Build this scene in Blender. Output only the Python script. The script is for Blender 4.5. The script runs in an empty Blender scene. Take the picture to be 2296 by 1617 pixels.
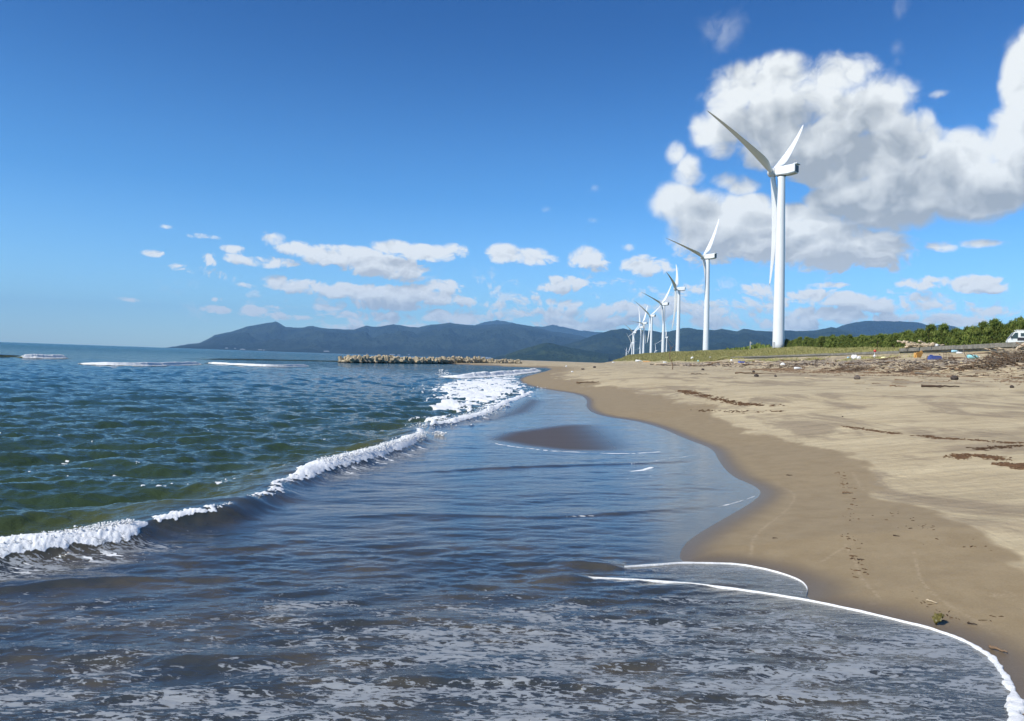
import bpy, math, random
import numpy as np
from mathutils import Vector, Matrix, Euler

rnd = random.Random(7)
sc = bpy.context.scene
PI = math.pi

# ------------------------------------------------------------------ camera
EYE = 2.0
W0, H0, F0 = 2296.0, 1617.0, 1747.5            # working frame and focal length in its pixels
PITCH, ROLL, SHY = math.radians(2.7), math.radians(1.98), -84.6 / W0
cam_d = bpy.data.cameras.new('camera')
cam_d.sensor_width = 36.0
cam_d.lens = 36.0 * F0 / W0
cam_d.shift_y = SHY
cam_d.clip_start, cam_d.clip_end = 0.1, 200000.0
cam = bpy.data.objects.new('camera', cam_d)
sc.collection.objects.link(cam)
RM = Matrix.Rotation(PI / 2 + PITCH, 3, 'X') @ Matrix.Rotation(ROLL, 3, 'Z')
cam.matrix_world = Matrix.Translation((0, 0, EYE)) @ RM.to_4x4()
sc.camera = cam
RMN = np.array(RM)

def ray(px, py):
    d = RMN @ np.array([(px - W0 / 2) / F0, (H0 / 2 - py) / F0 + SHY * W0 / F0, -1.0])
    return d / np.linalg.norm(d)
def on_z(px, py, z=0.0):
    d = ray(px, py); t = (z - EYE) / d[2]
    return np.array([d[0] * t, d[1] * t])
def on_y(px, py, Y):                              # point of the vertical plane at depth Y
    d = ray(px, py); t = Y / d[1]
    return np.array([d[0] * t, Y, EYE + d[2] * t])

# ------------------------------------------------------------------ light, exposure
SUN_EL, SUN_AZ = math.radians(43), math.atan2(-0.80, -0.60)      # azimuth from +Y towards +X
sun_dir = Vector((math.sin(SUN_AZ) * math.cos(SUN_EL), math.cos(SUN_AZ) * math.cos(SUN_EL), math.sin(SUN_EL)))
sd_ = bpy.data.lights.new('sun', 'SUN'); sd_.energy = 4.7; sd_.angle = math.radians(0.53); sd_.color = (1.0, 0.945, 0.85)
so = bpy.data.objects.new('sun', sd_); sc.collection.objects.link(so)
so.rotation_euler = sun_dir.to_track_quat('Z', 'Y').to_euler()
sc.view_settings.view_transform = 'Standard'; sc.view_settings.look = 'None'
sc.view_settings.exposure = 0.20; sc.view_settings.gamma = 1.0; sc.view_settings.use_curve_mapping = False
sc.cycles.max_bounces = 6; sc.cycles.diffuse_bounces = 2; sc.cycles.glossy_bounces = 3
sc.cycles.volume_bounces = 0; sc.cycles.transparent_max_bounces = 8
sc.cycles.use_denoising = True
sc.cycles.use_adaptive_sampling = True; sc.cycles.adaptive_threshold = 0.015; sc.cycles.adaptive_min_samples = 8

# ------------------------------------------------------------------ node helper
class NT:
    def __init__(s, tree): s.t = tree; s.n = tree.nodes; s.l = tree.links
    def set(s, sock, v):
        if isinstance(v, bpy.types.NodeSocket): s.l.new(v, sock)
        elif v is not None:
            if hasattr(sock, 'default_value') and hasattr(sock.default_value, '__len__'):
                if not hasattr(v, '__len__'): v = (v,) * len(sock.default_value)
                elif len(v) == 3 and len(sock.default_value) == 4: v = tuple(v) + (1,)
            sock.default_value = v
    def m(s, op, a, b=None, c=None, clamp=False):
        n = s.n.new('ShaderNodeMath'); n.operation = op; n.use_clamp = clamp
        for i, v in enumerate((a, b, c)):
            if v is not None: s.set(n.inputs[i], v)
        return n.outputs[0]
    def v(s, op, a, b=None, c=None):
        n = s.n.new('ShaderNodeVectorMath'); n.operation = op
        for i, x in enumerate((a, b, c)):
            if x is not None: s.set(n.inputs[i], x)
        return n.outputs['Value'] if op in ('DOT_PRODUCT', 'LENGTH') else n.outputs[0]
    def xyz(s, x, y, z=0.0):
        n = s.n.new('ShaderNodeCombineXYZ')
        for i, q in enumerate((x, y, z)): s.set(n.inputs[i], q)
        return n.outputs[0]
    def sep(s, v):
        n = s.n.new('ShaderNodeSeparateXYZ'); s.set(n.inputs[0], v); return n.outputs
    def mr(s, x, a, b, c=0.0, d=1.0, smooth=True):
        n = s.n.new('ShaderNodeMapRange'); n.interpolation_type = 'SMOOTHSTEP' if smooth else 'LINEAR'
        for k, q in zip(('Value', 'From Min', 'From Max', 'To Min', 'To Max'), (x, a, b, c, d)): s.set(n.inputs[k], q)
        return n.outputs[0]
    def mix(s, f, a, b, blend='MIX'):
        n = s.n.new('ShaderNodeMix'); n.data_type = 'RGBA'; n.blend_type = blend
        s.set(n.inputs[0], f); s.set(n.inputs[6], a); s.set(n.inputs[7], b); return n.outputs[2]
    def noise(s, vec, scale, detail=4, rough=0.55, dist=0.0, dim='3D', col=False):
        n = s.n.new('ShaderNodeTexNoise'); n.noise_dimensions = dim
        s.set(n.inputs['Vector'], vec)
        s.set(n.inputs['Scale'], scale); s.set(n.inputs['Detail'], detail); s.set(n.inputs['Roughness'], rough); s.set(n.inputs['Distortion'], dist)
        return n.outputs[1] if col else n.outputs[0]
    def voro(s, vec, scale, feature='SMOOTH_F1', detail=0.0, rough=0.5, rand=1.0, dim='3D'):
        n = s.n.new('ShaderNodeTexVoronoi'); n.feature = feature; n.voronoi_dimensions = dim
        s.set(n.inputs['Vector'], vec); s.set(n.inputs['Scale'], scale)
        if 'Detail' in n.inputs: s.set(n.inputs['Detail'], detail); s.set(n.inputs['Roughness'], rough)
        s.set(n.inputs['Randomness'], rand)
        return n.outputs[0]
    def attr(s, name):
        n = s.n.new('ShaderNodeAttribute'); n.attribute_name = name; return n.outputs['Fac']
    def pos(s): return s.n.new('ShaderNodeNewGeometry').outputs['Position']
    def obj(s): return s.n.new('ShaderNodeTexCoord').outputs['Object']
    def bump(s, h, strength, dist, normal=None):
        n = s.n.new('ShaderNodeBump'); s.set(n.inputs['Strength'], strength); s.set(n.inputs['Distance'], dist)
        s.set(n.inputs['Height'], h)
        if normal is not None: s.set(n.inputs['Normal'], normal)
        return n.outputs[0]

def material(name):
    m = bpy.data.materials.new(name); m.use_nodes = True
    t = NT(m.node_tree); b = m.node_tree.nodes['Principled BSDF']
    return m, t, b
MATS = {}
def simple(name, col, rough=0.6, var=0.12, scale=6.0, bump=0.0, metallic=0.0, spec=0.5):
    if name in MATS: return MATS[name]
    m, t, b = material(name)
    n = t.noise(t.obj(), scale, 5, 0.6)
    k = t.mr(n, 0.3, 0.7, 1 - var, 1 + var)
    t.set(b.inputs['Base Color'], t.v('MULTIPLY', tuple(col), t.xyz(k, k, k)))
    b.inputs['Roughness'].default_value = rough; b.inputs['Metallic'].default_value = metallic
    b.inputs['Specular IOR Level'].default_value = spec
    if bump: t.set(b.inputs['Normal'], t.bump(t.noise(t.obj(), scale * 3, 6, 0.65), 0.6, bump))
    MATS[name] = m
    return m

# ------------------------------------------------------------------ world: physical sky with cumulus
world = bpy.data.worlds.new('World'); sc.world = world; world.use_nodes = True
wt = world.node_tree; wt.nodes.clear(); T = NT(wt)
# clouds: cx, cy, rx, ry, weight; directions in the sky, given as measured angles
CL = [(1640,205,95,75,1),(1745,180,110,72,1),(1875,172,115,68,1),(1955,240,125,95,1),(1800,270,210,125,1.45),(1640,280,95,95,1),
 (2055,300,95,75,.9),(2160,350,120,80,1),(2285,190,58,120,1),(2310,320,150,120,1.1),(2215,430,190,78,1.1),(2030,420,165,85,1.1),(1930,350,160,80,1.1),
 (2110,215,35,16,.4),(2330,90,60,60,.8),
 (1725,335,110,62,1),(1585,285,48,60,.7),(1665,415,55,30,.75),(1690,455,60,30,.8),(1900,440,60,40,.9),(1860,372,125,62,1),(1545,385,45,45,.6),(1520,460,68,62,.75),(1590,505,110,85,.95),(1710,520,110,65,1),(1850,540,150,72,1.1),(1950,555,110,58,1),(1640,405,55,28,.65),
 (1860,455,70,50,.8),(1980,480,140,60,1),(1515,345,26,34,.5),(1780,480,60,30,.7),
 (612,536,32,17,.7),(660,558,48,18,.75),(740,573,65,24,.9),(820,588,75,30,1),(895,604,60,28,1),(880,553,46,18,.95),(955,566,70,20,.9),(1022,562,34,20,.7),(600,586,62,13,.7),(790,565,60,16,.7),
 (665,640,75,19,.95),(760,652,60,17,.85),(845,660,80,22,1),(930,662,70,23,1),(1008,665,36,20,.85),(870,684,85,15,.8),(1040,675,30,14,.6),
 (1130,568,44,21,.75),(1200,574,50,21,.8),(1312,577,42,25,.7),(1345,595,25,15,.5),(1225,468,36,20,.55),(1325,422,32,18,.4),(1338,497,22,12,.3),
 (1262,638,50,21,.95),(1235,648,40,8,.7),(1450,597,62,24,.8),(1405,553,20,10,.3),
 (560,697,36,12,.8),(492,694,36,9,.6),(350,569,26,8,.6),(468,581,22,14,.55),(495,617,34,12,.4),(368,509,20,6,.3),(455,530,36,6,.3),(308,672,30,5,.35),(490,672,22,5,.35),(180,692,10,4,.35),(640,688,36,5,.35),(525,560,36,8,.4),
 (800,712,52,15,.8),(870,714,75,16,.75),(985,708,48,15,.85),(1105,688,34,13,.5),(1200,676,48,14,.7),(1275,680,34,12,.7),(1210,700,75,16,.6),(1330,705,80,20,.75),(1405,692,60,18,.8),(1290,726,150,14,.65),(900,735,160,12,.5),
 (1520,690,70,26,.65),(1610,700,100,30,.6),(1670,672,60,22,.55),(1600,722,120,16,.7),
 (1850,668,95,18,.95),(1935,676,80,16,.85),(1985,690,90,14,.8),(1850,706,120,18,.75),(2010,716,110,16,.75),(1790,725,70,14,.85),(2120,712,60,12,.6),(2060,634,60,15,.5),(2195,640,64,22,.9),
 (2105,553,40,14,.45),(2210,545,60,9,.35),(2160,722,70,10,.8),(1860,640,40,8,.3),
 (1610,70,34,40,.06),(1580,145,24,18,.04),(2018,50,14,60,.05),(2010,130,12,50,.05),(1150,705,60,14,.6),(1050,715,60,12,.6),(1740,690,50,18,.6),(1560,655,50,16,.5),(1700,650,40,14,.4),(2080,690,70,14,.6),(2220,700,60,14,.6),(640,710,60,8,.4),(720,690,40,7,.4),(1000,640,40,12,.5),(560,640,30,6,.3),(420,600,40,10,.28),(530,580,36,10,.4),(1650,706,330,36,.10),(1960,690,260,38,.22),(1050,706,240,26,.05),(1350,690,200,34,.05),(1880,722,260,12,.4)]
HOLES = [(1772,426,46,19,.85),(2125,250,36,46,.45),(1585,372,32,20,.25)]
def ang(px, py):
    d = ray(px, py); return math.atan2(d[0], d[1]), math.asin(d[2])
gt = bpy.data.node_groups.new('cloud_field', 'ShaderNodeTree')
gt.interface.new_socket('P', in_out='INPUT', socket_type='NodeSocketVector')
gt.interface.new_socket('F', in_out='OUTPUT', socket_type='NodeSocketFloat')
G = NT(gt); gi = gt.nodes.new('NodeGroupInput'); go = gt.nodes.new('NodeGroupOutput')
P = gi.outputs[0]
def ell(e):
    cx, cy, rx, ry, w = e
    a, el_ = ang(cx, cy); a1, _ = ang(cx + rx, cy); _, e1 = ang(cx, cy - ry)
    kk = 1.12 if cy > 500 and w > .3 else 1.0
    sx, sy = 1 / max(1e-4, (a1 - a) * kk), 1 / max(1e-4, (e1 - el_) * kk)
    q = G.v('MULTIPLY_ADD', P, (sx, sy, 0), (-a * sx, -el_ * sy, 0))
    return G.m('MULTIPLY_ADD', G.v('DOT_PRODUCT', q, q), -w, w)
M_ = ell(CL[0])
for e in CL[1:]:
    M_ = G.m('MAXIMUM', M_, ell(e))
for e in HOLES:
    M_ = G.m('SUBTRACT', M_, G.m('MAXIMUM', ell(e), 0.0))
Fo = G.m('MINIMUM', G.m('MAXIMUM', M_, -1.2), 1.05)
G.l.new(Fo, go.inputs[0])

dirv = wt.nodes.new('ShaderNodeTexCoord').outputs['Generated']
dn = T.v('NORMALIZE', dirv); ds = T.sep(dn)
A = T.m('ARCTAN2', ds[0], ds[1]); E = T.m('ARCSINE', ds[2])
AE = T.xyz(A, E, 0)
def field(p):
    n = wt.nodes.new('ShaderNodeGroup'); n.node_tree = gt; T.set(n.inputs[0], p); return n.outputs[0]
low = T.mr(E, 0.09, 0.20, 1, 0)
wrp = T.v('SCALE', T.v('SUBTRACT', T.noise(T.v('MULTIPLY', AE, (1, 1.3, 1)), 11.0, 3, 0.6, col=True, dim='2D'), (.5, .5, .5)))
wt.nodes[-1].inputs['Scale'].default_value = 0.045
def puff(p):                                       # billows: coarse high up, finer (farther) near the horizon
    q = T.v('ADD', p, wrp)
    def one(q, k, d):
        return T.m('ADD', T.m('MULTIPLY', T.m('SUBTRACT', T.noise(q, k, d, 0.63, dim='2D'), 0.5), 3.2), T.m('MULTIPLY', T.m('SUBTRACT', 0.40, T.voro(q, k * 2.1, 'F1', 2.0, 0.6, dim='2D')), 0.9))
    a_ = one(q, 8.0, 8); b_ = one(T.v('MULTIPLY', q, (1.0, 1.35, 1)), 24.0, 6)
    return T.m('ADD', T.m('MULTIPLY', a_, T.m('SUBTRACT', 1.0, low)), T.m('MULTIPLY', b_, low))
step = T.m('ADD', T.m('MULTIPLY', T.m('SUBTRACT', 1.0, low), 0.014), 0.006)
off1 = T.xyz(T.m('MULTIPLY', step, -0.5), step, 0)
m0 = field(AE); p0 = puff(AE); p1 = puff(T.v('ADD', AE, off1))
m2 = field(T.v('ADD', AE, T.v('MULTIPLY', off1, (2.4, 2.4, 0))))
f0 = T.m('ADD', T.m('ADD', m0, T.mr(low, 0, 1, 0.17, 0.34)), T.m('MULTIPLY', p0, T.mr(low, 0, 1, .58, .80)))
alpha = T.m('MULTIPLY', T.mr(f0, -0.06, T.mr(low, 0, 1, .66, .56)), T.mr(m0, T.mr(low, 0, 1, -.15, -.45), T.mr(low, 0, 1, .46, .22), 0.10, 1.0))
emb = T.m('SUBTRACT', p0, p1)
thick = T.m('MAXIMUM', T.m('ADD', T.m('ADD', m2, 0.14), T.m('MULTIPLY', p0, 0.2)), 0.0)
lit = T.m('SUBTRACT', T.m('ADD', 1.06, T.m('MULTIPLY', emb, 0.62)), T.m('MULTIPLY', thick, 0.85))
lit = T.m('SUBTRACT', lit, T.mr(T.m('SUBTRACT', m2, m0), 0.0, 0.5, 0, 0.30))
lit = T.mr(lit, 0.0, 1.0, 0, 1, False)
sky = wt.nodes.new('ShaderNodeTexSky'); sky.sky_type = 'NISHITA'; sky.sun_disc = False
sky.sun_elevation = SUN_EL; sky.sun_rotation = SUN_AZ; sky.altitude = 0; sky.air_density = 1.0; sky.dust_density = 0.2; sky.ozone_density = 2.0
# the air of a clear autumn day: deep saturated blue overhead, pale cyan (not yellow) at the horizon
tint = T.mix(T.mr(E, 0.0, 0.20, 0, 1, False), (0.84, 1.22, 1.60, 1), (0.42, 0.90, 1.36, 1))
tint = T.mix(T.mr(E, 0.14, 0.46, 0, 1), tint, (0.170, 0.50, 0.94, 1))
tint = T.mix(T.mr(E, 0.6, 1.3, 0, 1), tint, (0.50, 0.80, 1.1, 1))
skyc = T.v('MULTIPLY', sky.outputs[0], tint)
SK = 0.104
cl_dark = tuple(v / SK for v in (0.37, 0.405, 0.435)); cl_lit = tuple(v / SK for v in (0.86, 0.885, 0.875))
cc = T.mix(lit, cl_dark + (1,), cl_lit + (1,))
hz = T.mr(E, 0.0, 0.10, 0.12, 0.0)
cc = T.mix(T.m('MULTIPLY', low, 0.26), cc, (1.0 / SK,) * 3 + (1,)); cc = T.mix(hz, cc, skyc)
upm = T.mr(E, -0.01, 0.01)
tot = T.mix(T.m('MULTIPLY', T.m('MULTIPLY', alpha, 0.97), upm), skyc, cc)
bg = wt.nodes.new('ShaderNodeBackground'); T.set(bg.inputs[0], tot); bg.inputs[1].default_value = SK
wo = wt.nodes.new('ShaderNodeOutputWorld'); T.l.new(bg.outputs[0], wo.inputs[0])
world.cycles.sampling_method = 'MANUAL'; world.cycles.sample_map_resolution = 512

# ------------------------------------------------------------------ numeric helpers
def hash2(ix, iy, seed):
    h = (ix.astype(np.int64) * 374761393 + iy.astype(np.int64) * 668265263 + seed * 1442695041) & 0xFFFFFFFF
    h = ((h ^ (h >> 13)) * 1274126177) & 0xFFFFFFFF
    return ((h ^ (h >> 16)) & 0xFFFFFF) / float(0xFFFFFF)
def vn(x, y, seed=0):
    ix = np.floor(x); iy = np.floor(y); fx = x - ix; fy = y - iy
    fx = fx * fx * fx * (fx * (fx * 6 - 15) + 10); fy = fy * fy * fy * (fy * (fy * 6 - 15) + 10)
    a = hash2(ix, iy, seed); b = hash2(ix + 1, iy, seed); c = hash2(ix, iy + 1, seed); d = hash2(ix + 1, iy + 1, seed)
    return (a * (1 - fx) + b * fx) * (1 - fy) + (c * (1 - fx) + d * fx) * fy
def fbm(x, y, o=4, seed=0, g=0.5):
    s = 0; a = 1; t = 0
    for i in range(o):
        s = s + a * vn(x * 2 ** i + 17.3 * i, y * 2 ** i - 9.1 * i, seed + i); t += a; a *= g
    return s / t
def sst(a, b, x):
    t = np.clip((x - a) / (b - a), 0, 1); return t * t * (3 - 2 * t)
def smin(a, b, k):
    h = np.clip(0.5 + 0.5 * (b - a) / k, 0, 1); return b * (1 - h) + a * h - k * h * (1 - h)
def resample(P_, n):
    P_ = np.asarray(P_, float); L = np.r_[0, np.cumsum(np.linalg.norm(np.diff(P_, axis=0), axis=1))]
    t = np.linspace(0, L[-1], n); return np.stack([np.interp(t, L, P_[:, k]) for k in range(P_.shape[1])], 1)
def smooth_line(P_, n=4):                         # Chaikin
    P_ = np.asarray(P_, float)
    for _ in range(n):
        q = 0.75 * P_[:-1] + 0.25 * P_[1:]; r = 0.25 * P_[:-1] + 0.75 * P_[1:]
        m = np.empty((2 * len(q), P_.shape[1])); m[0::2] = q; m[1::2] = r
        P_ = np.vstack([P_[:1], m, P_[-1:]])
    return P_
def line_dist(x, y, L):
    """distance, signed (left of the line's run is +), and fraction along"""
    best = np.full(x.shape, 1e18); sg = np.zeros(x.shape); tt = np.zeros(x.shape)
    S = np.r_[0, np.cumsum(np.linalg.norm(np.diff(L[:, :2], axis=0), axis=1))]; tot_ = S[-1]
    for i in range(len(L) - 1):
        ax, ay = L[i, 0], L[i, 1]; bx, by = L[i + 1, 0] - ax, L[i + 1, 1] - ay; l2 = bx * bx + by * by + 1e-12
        t = np.clip(((x - ax) * bx + (y - ay) * by) / l2, 0, 1)
        qx, qy = x - ax - t * bx, y - ay - t * by; d2 = qx * qx + qy * qy
        k = d2 < best
        best = np.where(k, d2, best); sg = np.where(k, bx * (y - ay) - by * (x - ax), sg)
        tt = np.where(k, (S[i] + t * math.sqrt(l2)) / tot_, tt)
    return np.sqrt(best), np.sign(sg), tt
def inside(x, y, Pg):
    c = np.zeros(x.shape, bool); n = len(Pg)
    for i in range(n):
        x0, y0 = Pg[i][:2]; x1, y1 = Pg[(i + 1) % n][:2]
        if y0 == y1: continue
        k = ((y0 > y) != (y1 > y)) & (x < (x1 - x0) * (y - y0) / (y1 - y0) + x0); c ^= k
    return c

# ------------------------------------------------------------------ shoreline and terrain
WL_px = [(2283,1600),(2275,1560),(2245,1505),(2196,1452),(2100,1414),(2000,1389),(1900,1366),(1830,1351),(1808,1338),(1812,1318),(1790,1300),(1740,1283),(1690,1272),
 (1640,1265),(1580,1264),(1528,1262),(1523,1238),(1548,1207),(1620,1165),(1690,1125),(1710,1104),(1690,1088),(1640,1068),(1612,1035),(1600,1006),
 (1540,985),(1480,958),(1420,942),(1345,933),(1313,916),(1318,897),(1300,884),(1230,874),(1185,866),(1158,853),(1180,843),(1232,830.5),(1236,826),(1190,824),(1120,821.5),(1045,818.3)]
WL = [on_z(*p) for p in WL_px]
WL = [np.array(q) for q in [(1.0, -60.0), (1.6, -20.0), (2.0, -4.0), (2.35, 0.5), (2.7, 2.6), (2.88, 3.7)]] + WL[0:]
WL += [np.array(q) for q in [(-26, 262), (-40, 330), (-30, 700), (-60, 1500), (-100, 4000), (600, 9000)]]
WLs = smooth_line(WL, 2)
LAND = list(WLs) + [np.array((22000, 22000)), np.array((9000, -60))]
def shore_d(x, y):
    d, _, _ = line_dist(x, y, WLs)
    return np.where(inside(x, y, LAND), d, -d)
K = 0.145
def cshore(x, y): return x - K * y + 45 * sst(230, 750, y)
GC = ([-60, -25, -8, 0, 4, 8, 14, 22, 26, 30, 34, 38, 40.4, 41.6, 60], [0.3, .45, 1.2, 1.35, 1.4, 1.45, 1.5, 1.75, 2.0, 2.85, 3.35, 4.2, 4.75, 5.0, 5.0])
GD = ([0, 1, 3, 6, 10, 16, 24, 40, 60, 120], [0, .10, .34, .72, 1.05, 1.4, 2.2, 4.8, 8, 14])
def height(x, y, d=None):
    x = np.asarray(x, float); y = np.asarray(y, float)
    if d is None: d = shore_d(x, y)
    c = cshore(x, y)
    g = np.interp(c, *GC)
    back = np.interp(y, [0, 80, 130, 240, 6000], [4.9, 5.1, 5.7, 8.3, 8.8])
    g = np.where(c > 41, g + (back - 5.0) * sst(41.5, 50, c), g)
    # beyond the end of the sea wall the dune runs out as a grassy bank
    g = g + sst(300, 380, y) * sst(30, 46, c) * 1.0 * np.where(c < 50, 1, 1)
    z = np.where(d > 0, smin(np.interp(d, *GD), g, 0.35), -0.045 * (-d) ** 0.9)
    z = np.maximum(z, -2.0)
    amp = np.clip((d - 0.6) / 6, 0, 1)
    z = z + amp * (0.16 * (fbm(x / 5, y / 11, 4, 3) - 0.5) + 0.35 * (fbm(x / 14, y / 30, 3, 8) - .5) * sst(22, 30, c))
    z = z + sst(44, 52, c) * 1.4 * (fbm(x / 22, y / 40, 4, 21) - 0.5)
    z = z + 0.02 * (fbm(x / .7, y / .7, 3, 5) - .5) * np.clip(d / 3, 0, 1)
    return z
def hit(px, py, rmin=2.0, rmax=900.0):
    d = ray(px, py); t = np.geomspace(rmin, rmax, 1400)
    x, y, z = d[0] * t, d[1] * t, EYE + d[2] * t
    h = height(x, y); k = np.argmax(z < h)
    if not (z < h).any(): return None
    return np.array([x[k], y[k], h[k]])
def hz_at(x, y): return float(height(np.array([x]), np.array([y]))[0])

# ------------------------------------------------------------------ mesh helpers
COL = sc.collection
def mesh_grid(name, V, nr, nc, mat, attrs=None, smooth=True):
    idx = np.arange(nr * nc).reshape(nr, nc)
    F = np.stack([idx[:-1, :-1], idx[:-1, 1:], idx[1:, 1:], idx[1:, :-1]], -1).reshape(-1, 4)
    return mesh_np(name, V, F, mat, attrs, smooth)
def mesh_np(name, V, F, mat, attrs=None, smooth=True):
    V = np.asarray(V, np.float32); F = np.asarray(F, np.int32); k = F.shape[1]
    me = bpy.data.meshes.new(name)
    me.vertices.add(len(V)); me.vertices.foreach_set('co', V.ravel())
    me.loops.add(F.size); me.loops.foreach_set('vertex_index', F.ravel())
    me.polygons.add(len(F)); me.polygons.foreach_set('loop_start', np.arange(0, F.size, k, dtype=np.int32))
    if smooth: me.polygons.foreach_set('use_smooth', np.ones(len(F), bool))
    me.update(calc_edges=True)
    for a, v in (attrs or {}).items():
        at = me.attributes.new(a, 'FLOAT', 'POINT'); at.data.foreach_set('value', np.asarray(v, np.float32).ravel())
    me.materials.append(mat)
    return me
def link(name, me, parent=None, loc=None):
    o = bpy.data.objects.new(name, me); COL.objects.link(o)
    if parent is not None: o.parent = parent
    if loc is not None: o.location = loc
    return o
def tag(o, label=None, cat=None, group=None, kind=None):
    if label: o['label'] = label
    if cat: o['category'] = cat
    if group: o['group'] = group
    if kind: o['kind'] = kind
    return o
def thing(name, label, cat, loc=(0, 0, 0), rz=0.0, group=None):
    o = bpy.data.objects.new(name, None); COL.objects.link(o); o.empty_display_size = 0.2
    o.location = loc; o.rotation_euler = (0, 0, rz)
    return tag(o, label, cat, group)
class MB:
    """collects shapes, makes ONE mesh"""
    def __init__(s): s.v = []; s.f = []
    def add(s, V, F):
        b = len(s.v); s.v += [tuple(map(float, p)) for p in V]; s.f += [tuple(b + i for i in f) for f in F]
    def box(s, c, size, rot=None, taper=1.0):
        hx, hy, hz_ = [q / 2 for q in size]; V = []
        for z, k in ((-hz_, 1), (hz_, taper)):
            for x, y in ((-hx, -hy), (hx, -hy), (hx, hy), (-hx, hy)): V.append(Vector((x * k, y * k, z)))
        if rot is not None: V = [rot @ p for p in V]
        V = [p + Vector(c) for p in V]
        s.add(V, [(3, 2, 1, 0), (4, 5, 6, 7), (0, 1, 5, 4), (1, 2, 6, 5), (2, 3, 7, 6), (3, 0, 4, 7)])
    def prism(s, pts, y0, y1):                     # pts in xz
        n = len(pts)
        V = [(x, y0, z) for x, z in pts] + [(x, y1, z) for x, z in pts]
        s.add(V, [tuple(range(n)), tuple(range(2 * n - 1, n - 1, -1))] + [((i + 1) % n, i, n + i, n + (i + 1) % n) for i in range(n)])
    def tube(s, pts, radii, n=8, cap=True):
        pts = [Vector(p) for p in pts]; rings = []
        for i, p in enumerate(pts):
            t = (pts[min(i + 1, len(pts) - 1)] - pts[max(i - 1, 0)]).normalized()
            a = t.cross(Vector((0, 0, 1)) if abs(t.z) < 0.9 else Vector((1, 0, 0))).normalized(); b = t.cross(a)
            rings.append([p + (a * math.cos(2 * PI * k / n) + b * math.sin(2 * PI * k / n)) * radii[i] for k in range(n)])
        V = [q for r in rings for q in r]; F = []
        for i in range(len(rings) - 1):
            for k in range(n): F.append((i * n + k, i * n + (k + 1) % n, (i + 1) * n + (k + 1) % n, (i + 1) * n + k))
        if cap: F.append(tuple(range(n - 1, -1, -1))); F.append(tuple(range(len(V) - n, len(V))))
        s.add(V, F)
    def blob(s, c, r, seg=10, ring=7, seed=0, rough=0.2):
        R = random.Random(seed); V = []; F = []
        ph = [R.uniform(0, 6) for _ in range(6)]
        for i in range(ring + 1):
            th = PI * i / ring
            for k in range(seg):
                p = 2 * PI * k / seg
                q = 1 + rough * (math.sin(3 * p + ph[0]) * math.sin(2 * th + ph[1]) + .5 * math.sin(5 * p + ph[2]) * math.sin(4 * th + ph[3]))
                V.append((c[0] + r[0] * q * math.sin(th) * math.cos(p), c[1] + r[1] * q * math.sin(th) * math.sin(p), c[2] + r[2] * q * math.cos(th)))
        for i in range(ring):
            for k in range(seg): F.append((i * seg + k, (i + 1) * seg + k, (i + 1) * seg + (k + 1) % seg, i * seg + (k + 1) % seg))
        s.add(V, F)
    def mesh(s, name, mat, smooth=False, bevel=0.0):
        me = bpy.data.meshes.new(name); me.from_pydata(s.v, [], s.f)
        me.materials.append(mat)
        if bevel:
            import bmesh
            bm = bmesh.new(); bm.from_mesh(me)
            bmesh.ops.remove_doubles(bm, verts=bm.verts, dist=1e-5)
            bmesh.ops.bevel(bm, geom=list(bm.edges), offset=bevel, segments=2, affect='EDGES', clamp_overlap=True)
            bm.to_mesh(me); bm.free()
        me.update()
        if smooth: me.polygons.foreach_set('use_smooth', [True] * len(me.polygons))
        return me
    def build(s, name, mat, parent=None, smooth=False, bevel=0.0, loc=None):
        return link(name, s.mesh(name, mat, smooth, bevel), parent, loc)

# ------------------------------------------------------------------ sand
def view_grid(nr, nc, y0, y1, umin, umax, pw=0.55):
    inv = np.linspace(y0 ** -pw, y1 ** -pw, nr); Y = inv ** (-1 / pw)
    U = np.linspace(umin, umax, nc)
    yy, uu = np.meshgrid(Y, U, indexing='ij')
    return (uu * (yy + 0.6)).ravel(), yy.ravel()
gx, gy = view_grid(620, 760, 1.9, 9000.0, -0.30, 1.05)
d0 = shore_d(gx, gy); gz = height(gx, gy, d0)
WB_px = [(2330,1330),(2300,1240),(2230,1190),(2120,1160),(2040,1130),(1985,1080),(1905,1038),(1830,1006),(1740,976),(1685,964),(1620,938),(1590,916),(1500,893),(1430,872),(1320,862),(1285,850),(1250,836),(1300,826)]
WB = []
for p in WB_px:
    h_ = hit(*p)
    if h_ is not None: WB.append(h_[:2])
WB = smooth_line([np.array((6.0, 0.0)), np.array((5.2, 3.5))] + WB, 2)
bd, bs, _ = line_dist(gx, gy, WB)
bsd = bd * bs                                   # + seaward (left of the line's run)
wet = sst(-0.5, 0.5, bsd / (0.08 + 0.008 * gy) + 8.0 * (fbm(gx * .8, gy * .4, 5, 31, .6) - .5))
wet = np.where(gy > 110, sst(9, 3, d0), wet)
soaked = sst(0.55, 0.0, d0)
cc_ = cshore(gx, gy)
grass_n = fbm(gx / 7, gy / 12, 4, 77)
grass = sst(40.9, 41.5, cc_) * sst(60, 75, gy)
far_bank = sst(300, 345, gy) * sst(33, 37, cc_ + 6 * (grass_n - .5))
grass = np.maximum(grass, far_bank)
front = np.exp(-((cc_ - 35.2) / 1.6) ** 2) * sst(0.50, 0.62, grass_n) * sst(45, 60, gy) * sst(330, 250, gy)
grass = np.maximum(grass, 0.8 * front)
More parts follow.
